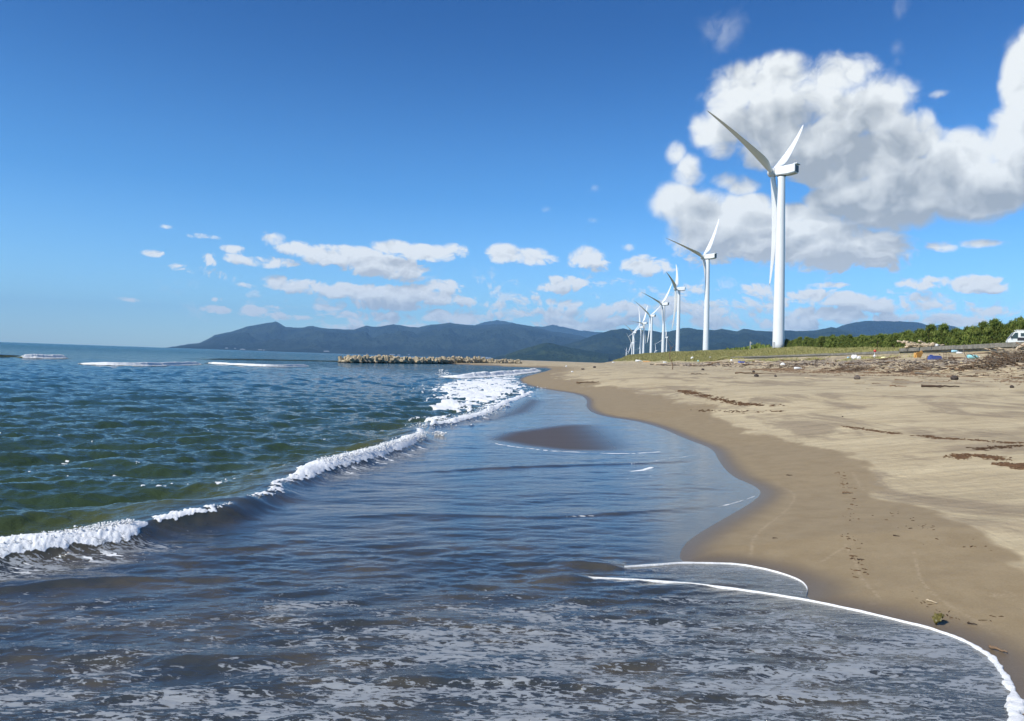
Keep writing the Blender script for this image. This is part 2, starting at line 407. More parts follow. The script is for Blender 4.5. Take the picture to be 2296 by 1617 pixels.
# pale dried swash marks
marks = np.zeros_like(gx)
for L_px, w_ in (([(1895,1222),(1918,1258),(1925,1290),(1950,1320),(1975,1345)], .016), ([(1840,1262),(1880,1236),(1912,1222)], .012),
              ([(2050,1240),(2060,1290),(2075,1320),(2130,1360),(2190,1392),(2250,1440)], .014), ([(1830,1350),(1950,1362),(2060,1395),(2110,1412)], .012),
              ([(1683,1252),(1690,1200),(1760,1150),(1790,1110),(1740,1085)], .02), ([(1975,1345),(1975,1357),(1900,1352)], .02), ([(2220,1338),(2262,1336)], .05), ([(1900,1040),(1935,1100)], .03)):
    L = smooth_line([hit(*p)[:2] for p in L_px], 2)
    k = (gy < 14)
    dd = np.full(gx.shape, 9.0); q, _, _ = line_dist(gx[k], gy[k], L); dd[k] = q
    marks = np.maximum(marks, np.exp(-(dd / w_) ** 2))
sand_m, t, b = material('beach_sand')
pos = t.pos()
wetn = t.attr('wet'); gr = t.attr('grass'); sk = t.attr('soaked'); mk = t.attr('marks')
n_big = t.noise(t.v('MULTIPLY', pos, (0.22, 0.5, 1)), 1.0, 6, 0.6, 0.4)
n_mid = t.noise(pos, 3.0, 6, 0.65)
n_grit = t.noise(pos, 60.0, 6, 0.8)
n_str = t.noise(t.v('MULTIPLY', pos, (0.35, 0.16, 1)), 1.0, 7, 0.66, 0.8)
dry = t.mix(t.mr(n_big, .35, .65), (0.410, 0.332, 0.205, 1), (0.490, 0.405, 0.255, 1))
dry = t.mix(t.mr(n_str, .48, .60, 0, .68), dry, (0.215, 0.166, 0.110, 1))
n_rip = t.noise(t.v('MULTIPLY', pos, (.5, 3.2, 1)), 1.3, 6, .68, .6)
kr = t.mr(n_rip, .36, .62, .86, 1.07)
dry = t.v('MULTIPLY', dry, t.xyz(kr, kr, kr))
wetc = t.mix(t.mr(n_mid, .3, .7), (0.240, 0.180, 0.100, 1), (0.280, 0.215, 0.124, 1))
wetc = t.mix(t.m('MULTIPLY', t.m('MULTIPLY', mk, .5), t.mr(t.noise(pos, 14.0, 4, .7), .42, .58)), wetc, (0.40, 0.32, 0.21, 1))
c1 = t.mix(wetn, dry, wetc)
c1 = t.mix(sk, c1, (0.125, 0.094, 0.060, 1))
gcol = t.mix(t.mr(t.noise(t.v('MULTIPLY', pos, (1, .5, 1)), .5, 6, .7), .35, .65), (0.24, 0.235, 0.085, 1), (0.43, 0.375, 0.19, 1))
gcol = t.mix(t.attr('back'), gcol, (0.055, 0.065, 0.022, 1))
c1 = t.mix(gr, c1, gcol)
grit = t.mr(n_grit, .25, .75, .80, 1.20, False)
c1 = t.v('MULTIPLY', c1, t.xyz(grit, grit, grit))
spk = t.mr(t.voro(pos, 26.0, 'F1'), .0, .10, .50, 1.0)
c1 = t.v('MULTIPLY', c1, t.xyz(spk, spk, spk))
t.set(b.inputs['Base Color'], c1)
t.set(b.inputs['Roughness'], t.mix(sk, t.mix(wetn, (0.95,) * 3 + (1,), (0.75,) * 3 + (1,)), (0.35,) * 3 + (1,)))
b.inputs['Specular IOR Level'].default_value = 0.25
bn = t.bump(n_grit, t.mr(wetn, 0, 1, .8, .35), 0.006)
bn = t.bump(t.noise(t.v('MULTIPLY', pos, (1.0, .7, 1)), 4.5, 5, .6), t.mr(wetn, 0, 1, .9, .12), 0.05, bn)
t.set(b.inputs['Normal'], bn)
me = mesh_grid('beach', np.stack([gx, gy, gz], 1), 620, 760, sand_m, dict(wet=wet, grass=grass, soaked=soaked, marks=marks, back=sst(50, 54, cc_) * sst(1200, 700, gy) * np.where(gy < 300, 1, 0) + np.where(gy >= 300, sst(56, 60, cc_), 0)))
tag(link('beach', me), 'sandy beach rising from the swash to a grassy bank', kind='structure')
# the shore behind and beside the camera, far coarser
xs = np.linspace(-60, 140, 140); ys = np.linspace(-60, 1.95, 50)
yy, xx = np.meshgrid(ys, xs, indexing='ij'); d_ = shore_d(xx.ravel(), yy.ravel())
me = mesh_grid('beach_behind', np.stack([xx.ravel(), yy.ravel(), height(xx.ravel(), yy.ravel(), d_) - 0.004], 1), 50, 140, sand_m,
               dict(wet=sst(4, 3, d_), grass=sst(41, 42, cshore(xx.ravel(), yy.ravel())), soaked=sst(.5, 0, d_), marks=0 * d_))
tag(link('beach_ground', me), 'beach behind the viewpoint', kind='structure')

# ------------------------------------------------------------------ sea
NR, NC = 1150, 1150
wx, wy = view_grid(NR, NC, 2.0, 21800.0, -1.05, 0.80)
# beyond the useful range of the fine grid everything is flat
wd = -shore_d(wx, wy)                            # + seaward
rng = np.random.RandomState(4)
spx = wy * ((2.0 ** -.55) / NR) * wy ** .55 / .55 + 0.004
def chop(x, y, lmin, lmax, n, slope, main, spread, rs):
    z = np.zeros_like(x)
    for i in range(n):
        lam = lmin * (lmax / lmin) ** ((i + rs.rand()) / n)
        th = main + spread * rs.randn(); k = 2 * PI / lam
        a = slope * lam / (2 * PI) * (0.6 + .8 * rs.rand())
        fade = np.clip(lam / (2.2 * spx) - 0.35, 0, 1)
        ph = k * (x * math.cos(th) + y * math.sin(th)) + rs.rand() * 6.28 + 0.9 * np.sin(k * .23 * (x * math.sin(th) - y * math.cos(th)) + rs.rand() * 6)
        s_ = np.sin(ph)
        z += a * fade * (s_ + 0.25 * np.cos(2 * ph))
    return z
brk_px = [(-420,1300),(-200,1290),(-60,1272),(0,1262),(150,1240),(280,1212),(370,1188),(500,1163),(590,1130),(640,1096),(700,1066),(780,1046),(860,1022),(945,990),(935,965),(1010,950),(1075,936),(1120,912),(1190,880)]
BRK = smooth_line([on_z(*p) for p in brk_px], 3)
q, sg, tb = line_dist(wx, wy, BRK)
bsd = q * sg                                     # left of run (towards far sea) = +
offshore = sst(-0.4, 0.8, bsd + np.where(wy > 60, 30, 0))
offshore = np.where((wy > 42), np.maximum(offshore, sst(0, 8, wd)), offshore)
sw = 1 - offshore                                # swash zone
edge = sst(0.02, 0.9, wd)
z_sea = chop(wx, wy, 0.14, 3.0, 86, 0.036, -1.05, 0.55, rng)
z_sea += chop(wx, wy, 4, 12, 8, 0.007, -0.7, 0.3, rng)
patch = 0.65 + 0.7 * fbm(wx / 9, wy / 14, 3, 50)
z_sw = chop(wx, wy, 0.045, 0.55, 60, 0.021, -1.32, 0.34, rng) * (0.5 + fbm(wx / 1.2, wy / .8, 3, 12)) * (1.12 - .62 * sst(6.5, 9.5, wy))
z_sw += chop(wx, wy, 0.8, 2.0, 6, 0.008, -1.2, 0.25, rng)
wz = z_sea * patch * offshore * np.minimum(1, .25 + edge) + z_sw * sw * edge
lace_b = np.zeros_like(wx); foam = np.zeros_like(wx); olive = np.zeros_like(wx)
def breaker(L, h_of_t, foam_of_t, wback, wfront, seed, foam_w=0.45, up=0.0):
    global wz, foam, olive
    q, sg, tt = line_dist(wx, wy, L); s = q * sg + 0.10 * wback * (fbm(wx * 2.2, wy * 1.4, 3, seed) - .5) * 2
    H_ = np.interp(tt, *h_of_t); Fm = np.interp(tt, *foam_of_t)
    prof = np.where(s > 0, np.exp(-(s / wback) ** 2), np.exp(-(s / wfront) ** 2))
    wz += H_ * prof
    nz = fbm(wx / (foam_w * .55), wy / (foam_w * .55), 4, seed + 3, .6)
    wvar = foam_w * (.55 + 1.0 * fbm(tt * 60, tt * 0 + seed, 4, seed + 5, .6))
    band = np.exp(-((s + 0.25 * foam_w) / wvar) ** 2); Fm = Fm * (.72 + .56 * fbm(tt * 45, tt * 0, 3, seed + 6))
    global lace_b
    lace_b = np.maximum(lace_b, np.clip(1.15 * np.exp(-((s + .45) / .42) ** 2) * sst(.45, .9, Fm), 0, 1) * (wy < 30))
    f = sst(0.42, 0.56, band * (0.05 + Fm * 0.95) + 0.6 * (nz - .5)) * sst(0.0, 0.25, Fm)
    foam = np.maximum(foam, f)
    bumpz = fbm(wx / (foam_w * .16), wy / (foam_w * .16), 3, seed + 9, .7)
    wz += f * foam_w * (up + 0.20 * (bumpz - .3))
    trail = sst(.58, .66, fbm(wx / .22, wy / .07, 4, seed + 21, .6)) * np.exp(-((s + .42) / .26) ** 2) * sst(.6, 1, Fm)
    foam = np.maximum(foam, .55 * trail)
    olive = np.maximum(olive, np.exp(-(np.maximum(s, 0) / (wback * 1.8)) ** 2) * np.clip(H_ / 0.2, 0, 1))
Lt = lambda *a: ([i for i, _ in a], [v for _, v in a])
# fractions along the near breaker of the traced corners
S_ = np.r_[0, np.cumsum(np.linalg.norm(np.diff(BRK, axis=0), axis=1))]; S_ /= S_[-1]
def tfrac(px, py):
    p = on_z(px, py); return S_[np.argmin(np.linalg.norm(BRK - p, axis=1))]
TT = [tfrac(*p) for p in ((0,1262),(280,1212),(370,1188),(510,1163),(590,1130),(640,1096),(700,1066),(860,1022),(945,990),(935,965),(1010,950),(1190,880))]
breaker(BRK, ([0] + TT + [1], [.1, .22, .19, .17, .17, .14, .15, .17, .20, .18, .10, .12, .08, .04]),
        ([0] + [TT[0], TT[1], TT[1] + .006, TT[2], TT[3], TT[3] + .004, TT[4], TT[5], TT[6], TT[7], TT[8], TT[9], TT[10], 1],
         [1.0, 1.0, .8, .30, .62, .55, .12, .50, .50, .85, 1.0, .8, .3, .9, .9]), 0.60, 0.24, 60, 0.17, 0.05)
farb = [([(40,803),(90,804),(150,804)],   .42, [.3, 1, .3], 1.8, .5), ([(165,817),(260,820),(360,821),(450,817)], .30, [.6, .9, 1, .8], 1.6, .30),
        ([(455,815),(560,821),(640,823),(692,821)], .22, [.3, .4, .9, .9], 1.5, .24),
        ([(985,845),(1030,849),(1100,845),(1160,839),(1208,832)], .42, [.9, 1, .9, .8], 1.4, .6),
        ([(-300,797),(-100,799),(60,801)], .3, [0, 0, 0], 2.2, 0.4), ([(455,806),(600,808),(800,812)], .22, [0, 0, 0], 3.0, .4), ([(500,890),(700,895)], .0, [0, 0], 2, .3)]
# surf zone: churned foam behind the far breaker
SURF = [on_z(*p) for p in ((1000,862),(1040,852),(1160,842),(1165,855),(1188,872),(1195,882),(1130,905),(1110,922),(1040,945),(990,962),(950,958),(935,940),(965,920),(990,905),(960,890),(975,872))]
ins = inside(wx, wy, SURF); k = (wy > 8) & (wy < 120); dq = np.full(wx.shape, 9e3); q, _, _ = line_dist(wx[k], wy[k], np.array(SURF + SURF[:1])); dq[k] = q
sdf = np.where(ins, dq, -dq)
nz = fbm(wx / 1.3, wy / 2.6, 5, 91, .62)
nz2 = fbm(wx / .35, wy / .7, 4, 95, .62)
fs = sst(0.40, 0.56, 0.36 * sst(-1.2, 2.2, sdf) + 0.75 * (nz - .42) + .75 * (nz2 - .5) + 0.20)
fs = fs * sst(-1.5, 0.2, sdf)
foam = np.maximum(foam, fs * 0.68); wz += fs * 0.09 * (fbm(wx / .2, wy / .35, 3, 99) + .2)
# drifting flecks of foam offshore
fl = sst(0.79, 0.84, fbm(wx / .16, wy / .22, 3, 111, .6)) * sst(0.55, 0.66, fbm(wx / 2.2, wy / 1.5, 3, 115)) * offshore * sst(30, 12, wy)
foam = np.maximum(foam, 0.8 * fl)
# lace coverage in the swash
lace = sst(7.9, 5.6, wy) * sw * (0.48 + 0.52 * sst(-3.0, 0.6, wx + 0.3 * (wy - 5))) * (.75 + .7 * fbm(wx / .9, wy / .9, 3, 140))
lace = np.maximum(lace, 0.98 * sst(5.6, 4.5, wy) * sw * (.8 + .5 * fbm(wx / .9, wy / .6, 3, 141)))
for pp, w_, a_ in (([(1110,995),(1150,1001),(1220,1010),(1300,1015),(1400,1018),(1480,1013)], .045, .75), ([(1416,1057),(1440,1054),(1460,1048)], .05, .95), ([(1416,1041),(1480,1032),(1560,1020)], .02, .6), ([(1610,1137),(1660,1124),(1700,1110)], .018, .55), ([(1400,1075),(1500,1062),(1600,1050)], .015, .5), ([(1270,1160),(1330,1158)], .02, .5)):
    L = smooth_line([on_z(*p) for p in pp], 2); k = (wy > 6) & (wy < 40); dq = np.full(wx.shape, 9.0); q, _, tq = line_dist(wx[k], wy[k], L); dq[k] = q
    foam = np.maximum(foam, a_ * np.exp(-(dq / (w_ * (.5 + fbm(wx / .2, wy / .2, 3, 7)))) ** 2) * (dq < 1))
lace = np.maximum(lace, lace_b * .95)
rimd = sst(.40, .05, wd) * sst(6.8, 5.6, wy) * (wd > 0)
lace = np.maximum(lace, rimd * 1.15)
lace2 = [on_z(*p) for p in ((1530,1266),(1640,1267),(1740,1285),(1805,1310),(1800,1338),(1600,1305),(1420,1290),(1400,1274))]
ins2 = inside(wx, wy, lace2)
lace = np.where(ins2, np.maximum(lace, .75), lace)
# dark bare sand bar showing through the film
BAR = [on_z(*p) for p in ((1065,985),(1110,968),(1250,950),(1400,945),(1430,960),(1470,990),(1490,1008),(1400,1018),(1260,1014),(1160,1002))]
insb = inside(wx, wy, BAR); k = (wy > 9) & (wy < 40); dq = np.full(wx.shape, 9e3); q, _, _ = line_dist(wx[k], wy[k], np.array(BAR + BAR[:1])); dq[k] = q
bar = sst(-0.1, 0.9, np.where(insb, dq, -dq)) * sst(3.9, 1.2, wx)
BAR2 = [on_z(*p) for p in ((1115,925),(1180,890),(1230,900),(1210,925),(1130,945),(1060,948))]
insb = inside(wx, wy, BAR2); k = (wy > 15) & (wy < 60); dq = np.full(wx.shape, 9e3); q, _, _ = line_dist(wx[k], wy[k], np.array(BAR2 + BAR2[:1])); dq[k] = q
bar = np.maximum(bar, sst(-.5, 1.5, np.where(insb, dq, -dq)))
wz -= bar * z_sw * sw * edge * 0.7
# small backwash ripples standing in the swash
for i, (pp, h_) in enumerate([([(900,1062),(1150,1048),(1440,1040),(1600,1030)], .022), ([(1170,1163),(1300,1158),(1520,1142),(1620,1132)], .018), ([(700,1165),(960,1152),(1180,1160)], .012),
     ([(-300,1345),(0,1328),(200,1305),(400,1296)], .05), ([(0,1470),(300,1475),(640,1500)], .035), ([(600,1392),(900,1392),(1300,1420)], .022), ([(700,1540),(1100,1520),(1500,1560)], .03),
     ([(1230,1262),(1330,1266),(1400,1272)], .03), ([(1200,1303),(1290,1296),(1330,1298)], .03)]):
    L = smooth_line([on_z(*p) for p in pp], 2); q, sg, tt = line_dist(wx, wy, L); s = q * sg
    wz += h_ * np.sin(PI * np.clip(tt, 0, 1)) ** .5 * np.where(s > 0, np.exp(-(s / .20) ** 2), np.exp(-(s / .07) ** 2)) * edge
sea_m, t, b = material('sea_water')
pos = t.pos(); ps_ = t.sep(pos)
sh = t.attr('swash'); fo = t.attr('foam'); la = t.attr('lace'); ol = t.attr('olive'); ba = t.attr('bar')
dist = t.v('LENGTH', pos)
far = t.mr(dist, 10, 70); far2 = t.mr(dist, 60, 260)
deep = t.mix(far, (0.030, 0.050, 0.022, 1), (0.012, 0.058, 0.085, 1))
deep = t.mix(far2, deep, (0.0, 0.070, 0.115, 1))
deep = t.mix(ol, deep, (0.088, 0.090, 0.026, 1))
swc = t.mix(t.mr(t.noise(pos, 1.1, 5, .6), .4, .65), (0.034, 0.038, 0.036, 1), (0.072, 0.062, 0.040, 1))
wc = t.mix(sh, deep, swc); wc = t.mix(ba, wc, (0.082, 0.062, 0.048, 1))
# lace: a warped net of foam film
pl = t.v('MULTIPLY', pos, (0.85, 2.3, 1)); wv = t.v('SCALE', t.v('SUBTRACT', t.noise(pl, 5.0, 4, .6, col=True), (.5, .5, .5))); t.n[-1].inputs['Scale'].default_value = 0.22
pl2 = t.v('ADD', pl, wv)
l1 = t.m('ADD', t.m('MULTIPLY', t.noise(pl2, 12.5, 6, .68), .72), t.m('MULTIPLY', t.m('SUBTRACT', .62, t.voro(pl2, 12.0, 'DISTANCE_TO_EDGE')), .30)); l2 = t.noise(pl2, 1.7, 3, .5)
lv = t.m('ADD', l1, t.m('MULTIPLY', t.m('SUBTRACT', l2, .5), .42))
thr = t.mr(la, 0, 1, .72, .508, False)
lacef = t.mr(t.m('SUBTRACT', lv, thr), 0, .018, 0, 1)
lacef = t.m('MULTIPLY', lacef, t.mr(la, .02, .12))
fsolid = t.mr(t.m('ADD', fo, t.m('MULTIPLY', t.m('SUBTRACT', t.noise(t.v('MULTIPLY', pos, (1, .6, 1)), 6.0, 7, .72), .5), .9)), .34, .50)
fc = t.mix(fsolid, wc, (0.80, 0.81, 0.80, 1))
lc = t.mix(t.m('MULTIPLY', lacef, .78), fc, (0.30, 0.325, 0.345, 1))
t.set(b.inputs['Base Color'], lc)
anyf = t.m('MAXIMUM', fsolid, lacef)
t.set(b.inputs['Roughness'], t.m('ADD', t.mix(anyf, t.mix(ba, (0.05,) * 3 + (1,), (.5,) * 3 + (1,)), (0.65,) * 3 + (1,)), t.mr(dist, 20, 400, 0, .12)))
t.set(b.inputs['IOR'], t.mr(sh, 0, 1, 1.333, 1.62))
t.set(b.inputs['Specular IOR Level'], t.m('MULTIPLY', t.mr(ba, 0, 1, .5, .10), t.mr(dist, 60, 400, 1, .30)))
h1 = t.noise(t.v('MULTIPLY', pos, (1.0, 1.6, 1)), 9.0, 4, .6)
h2 = t.noise(t.v('MULTIPLY', pos, (0.7, 1.3, 1)), 1.6, 6, .65)
hr = t.noise(t.v('MULTIPLY', pos, (0.8, 2.6, 1)), 11.0, 4, .6)
bs_ = t.m('MULTIPLY', t.mr(sh, 0, 1, 1, 0), t.mr(dist, 5, 30, .45, 1.0))
nb = t.bump(h2, t.m('MULTIPLY', bs_, .9), t.mr(dist, 10, 300, 0.10, 1.3))
nb = t.bump(h1, t.m('MULTIPLY', t.mr(sh, 0, 1, 1, 0), .55), 0.025, nb)
nb = t.bump(hr, t.m('MULTIPLY', sh, t.mr(ba, 0, 1, .6, .25)), t.mr(dist, 3, 9, .014, .005), nb)
nb = t.bump(t.noise(t.v('MULTIPLY', pos, (0.8, 3.4, 1)), 3.6, 6, .62, .5), t.m('MULTIPLY', sh, t.mr(dist, 4, 8, .45, .12)), 0.022, nb)
nb = t.bump(t.m('ADD', lacef, t.m('MULTIPLY', fsolid, t.noise(pos, 40, 4, .7))), .5, 0.012, nb)
t.set(b.inputs['Normal'], nb)
wz = np.where(wy > 3000, 0.0, wz)
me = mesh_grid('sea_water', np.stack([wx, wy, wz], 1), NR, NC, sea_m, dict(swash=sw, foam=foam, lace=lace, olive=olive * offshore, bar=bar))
tag(link('sea_water', me), 'blue green sea with low waves and thin swash over dark sand', kind='structure')
xs = np.linspace(-200, 3, 200); ys = np.linspace(-60, 2.1, 80)
yy, xx = np.meshgrid(ys, xs, indexing='ij'); z0 = np.zeros(xx.size)
me = mesh_grid('water', np.stack([xx.ravel(), yy.ravel(), z0 - 0.02], 1), 80, 200, sea_m, dict(swash=sst(-6, -4, xx.ravel()), foam=z0, lace=z0 + .5, olive=z0, bar=z0))
tag(link('sea_water', me), 'water behind the viewpoint', kind='structure')
def wave_strip(pp, h_, ff, wb, fw, seed):
    L = smooth_line([on_z(*p) for p in pp], 3); ln = np.linalg.norm(np.diff(L, axis=0), axis=1).sum()
    n = int(min(900, max(120, ln / .12))); L = resample(L, n); m = 44
    tn = np.gradient(L, axis=0); tn /= np.linalg.norm(tn, axis=1)[:, None]; nm = np.stack([-tn[:, 1], tn[:, 0]], 1)
    if nm[:, 1].mean() < 0: nm = -nm
    s_ = np.r_[np.linspace(-3.2 * fw, 1.2 * fw, 30), np.linspace(1.3 * fw, 3.0 * wb, 14)]
    tt = np.linspace(0, 1, n)[:, None] * np.ones((1, m)); S2 = s_[None, :] * np.ones((n, 1)); al = np.arange(n)[:, None] * ln / n + 0 * S2
    tap = np.clip(np.minimum(tt, 1 - tt) / .10, 0, 1) ** .7
    Hh = h_ * tap * (.75 + .5 * fbm(al / 2.5, al * 0, 3, seed)); Fm = np.interp(tt, np.linspace(0, 1, len(ff)), ff) * tap
    w_ = S2 + .5 * fw * (fbm(al / (1.2 * fw), S2 / fw, 3, seed + 1) - .5)
    prof = np.where(w_ > 0, np.exp(-(w_ / wb) ** 2), np.exp(-(w_ / (.55 * fw)) ** 2))
    nz = fbm(al / (fw * .5), S2 / (fw * .5), 4, seed + 2, .6)
    f = sst(.33, .50, np.exp(-((S2 + .35 * fw) / (1.05 * fw)) ** 2) * (.25 + .8 * Fm) + .55 * (nz - .5)) * sst(0, .2, Fm)
    z = Hh * prof + f * fw * .30 * (fbm(al / (fw * .18), S2 / (fw * .18), 3, seed + 3, .65) - .1) * tap
    z += .02; edge_ = np.minimum(1, np.minimum(np.arange(m), np.arange(m)[::-1]) / 5.0)[None, :] * np.clip(np.minimum(tt, 1 - tt) / .02, 0, 1)
    z = z - (1 - edge_) * .25
    P_ = L[:, None, :] + nm[:, None, :] * S2[..., None]
    me = mesh_grid('sea_wave', np.stack([P_[..., 0].ravel(), P_[..., 1].ravel(), z.ravel()], 1), n, m, sea_m,
                   dict(swash=0 * z, foam=f, lace=0 * z, olive=np.exp(-(w_ / wb) ** 2) * min(1, h_ / .35), bar=0 * z))
    tag(link('sea_wave', me), kind='structure')
for i, a_ in enumerate(farb):
    if a_[1] > 0: wave_strip(*a_, 400 + 9 * i)

# foam rims
foam_m = None
foam_m, t, b = material('foam')
pos = t.pos(); n = t.noise(pos, 55, 5, .7)
t.set(b.inputs['Base Color'], t.mix(t.mr(n, .3, .7), (0.66, 0.67, 0.66, 1), (0.86, 0.86, 0.85, 1))); b.inputs['Roughness'].default_value = .7
b.inputs['Specular IOR Level'].default_value = .3
t.set(b.inputs['Normal'], t.bump(n, .8, .012))
def rim(pts_px, widths, seed, kh=.13, off=0.0):
    L = smooth_line([on_z(*p) for p in pts_px], 2); n = max(60, int(np.linalg.norm(np.diff(L, axis=0), axis=1).sum() / 0.02)); L = resample(L, n)
    tn = np.gradient(L, axis=0); tn /= np.linalg.norm(tn, axis=1)[:, None] + 1e-9; nm = np.stack([-tn[:, 1], tn[:, 0]], 1)
    s = np.arange(n) * .02
    w = np.interp(np.linspace(0, 1, n), np.linspace(0, 1, len(widths)), widths)
    w = w * (0.10 + 1.8 * fbm(s / .10, s * 0 + seed, 5, seed, .72) ** 1.3)
    w *= np.clip(np.minimum(np.arange(n), np.arange(n)[::-1]) / 25.0, 0.03, 1)
    wig = (fbm(s / .16, s * 0 + 4, 4, seed + 5, .6) - .5) * w * 1.3
    V = []; m = 7
    for j in range(m):
        a = PI * j / (m - 1); o = math.cos(a)
        P_ = L + nm * (wig + w * .5 * o + off)[:, None]
        zz = math.sin(a) * w * kh * (0.7 + .6 * fbm(s / .03, s * 0 + j * 1.7, 2, seed + j))
        gz_ = np.maximum(height(P_[:, 0], P_[:, 1]), 0.0)
        V.append(np.c_[P_, gz_ + zz + 0.010 + (0.004 if 0 < j < m - 1 else -.016)])
    V = np.array(V).transpose(1, 0, 2).reshape(-1, 3)
    idx = np.arange(n * m).reshape(n, m)
    F = np.stack([idx[:-1, :-1], idx[:-1, 1:], idx[1:, 1:], idx[1:, :-1]], -1).reshape(-1, 4)
    return V, F
rims = [([(2286,1700),(2287,1600),(2275,1560),(2245,1505),(2196,1452),(2100,1414),(2000,1389),(1900,1366),(1825,1350),(1700,1329),(1560,1311),(1440,1302),(1310,1296)],
         [.10, .10, .085, .06, .034, .018, .014, .014, .015, .016, .016, .014, .010]),
        ([(1808,1338),(1812,1318),(1790,1300),(1740,1283),(1690,1272),(1640,1265),(1580,1264),(1528,1263),(1480,1267),(1400,1272)], [.006, .009, .010, .012, .014, .015, .014, .022, .02, .008])]
for i, (pp, ww) in enumerate(rims):
    V, F = rim(pp, ww, 300 + i)
    o = link('foam_edge', mesh_np('foam_edge', V, F, foam_m))
    tag(o, ['thick white foam edge of the nearest swash lobe', 'thin white foam edge of the small lobe behind', 'faint foam line round the bare sand bar', 'short white foam streak in the shallow water',
            'thin foam streak above the short one', 'thin foam streak at the sand point'][i], 'foam', kind='stuff')
# spray: froth clots thrown up along the breakers
def ico():
    p = (1 + 5 ** .5) / 2
    V = np.array([(-1, p, 0), (1, p, 0), (-1, -p, 0), (1, -p, 0), (0, -1, p), (0, 1, p), (0, -1, -p), (0, 1, -p), (p, 0, -1), (p, 0, 1), (-p, 0, -1), (-p, 0, 1)]) / 1.9
    F = np.array([(0, 11, 5), (0, 5, 1), (0, 1, 7), (0, 7, 10), (0, 10, 11), (1, 5, 9), (5, 11, 4), (11, 10, 2), (10, 7, 6), (7, 1, 8), (3, 9, 4), (3, 4, 2), (3, 2, 6), (3, 6, 8), (3, 8, 9), (4, 9, 5), (2, 4, 11), (6, 2, 10), (8, 6, 7), (9, 8, 1)])
    return V, F
IV, IF = ico()
def clots(segs, label, seed):
    R = np.random.RandomState(seed); VV = []; FF = []; nb_ = 0
    for pts_px, n, size, hh, spread in segs:
        L = resample(smooth_line([on_z(*p) for p in pts_px], 2), 400); 
        for _ in range(n):
            u = R.rand(); p = L[int(u * 399)]
            r = size * (0.25 + 0.9 * R.rand() ** 2.2)
            z = hh * R.rand() ** 1.6
            c = np.array([p[0] + spread * R.randn() * .6 + .02, p[1] + spread * R.randn() * .5, z])
            VV.append(IV * r * (0.6 + .6 * R.rand(12, 1)) * np.array([1, 1, .8]) + c); FF.append(IF + nb_); nb_ += 12
    o = link('wave_froth', mesh_np('wave_froth', np.vstack(VV), np.vstack(FF), foam_m))
    tag(o, label, 'foam', kind='stuff')
clots([([(-60,1272),(0,1260),(150,1238),(285,1210)], 14000, .013, .21, .075), ([(370,1188),(440,1174),(515,1158)], 2600, .011, .17, .05), ([(550,1140),(590,1132)], 240, .022, .16, .04),
       ([(600,1118),(650,1092),(705,1064)], 1100, .013, .16, .06)], 'white froth along the nearest breaking wave', 5)
clots([([(715,1060),(780,1046),(860,1022),(947,990)], 9000, .018, .24, .10), ([(935,965),(1010,948),(1080,932),(1120,912)], 2600, .026, .16, .3), ([(975,975),(990,978)], 120, .03, .1, .1)],
      'white froth where the wave breaks beside the sand bar', 6)
clots([([(985,846),(1030,849),(1100,845),(1160,839),(1208,832)], 900, .07, .42, .35), ([(985,842),(1000,845)], 120, .08, .7, .4), ([(1000,880),(1100,870),(1180,870)], 500, .05, .10, 2.2)],
      'white froth of the far breaker by the sand spit', 7)
print('water done')
exec_more = True

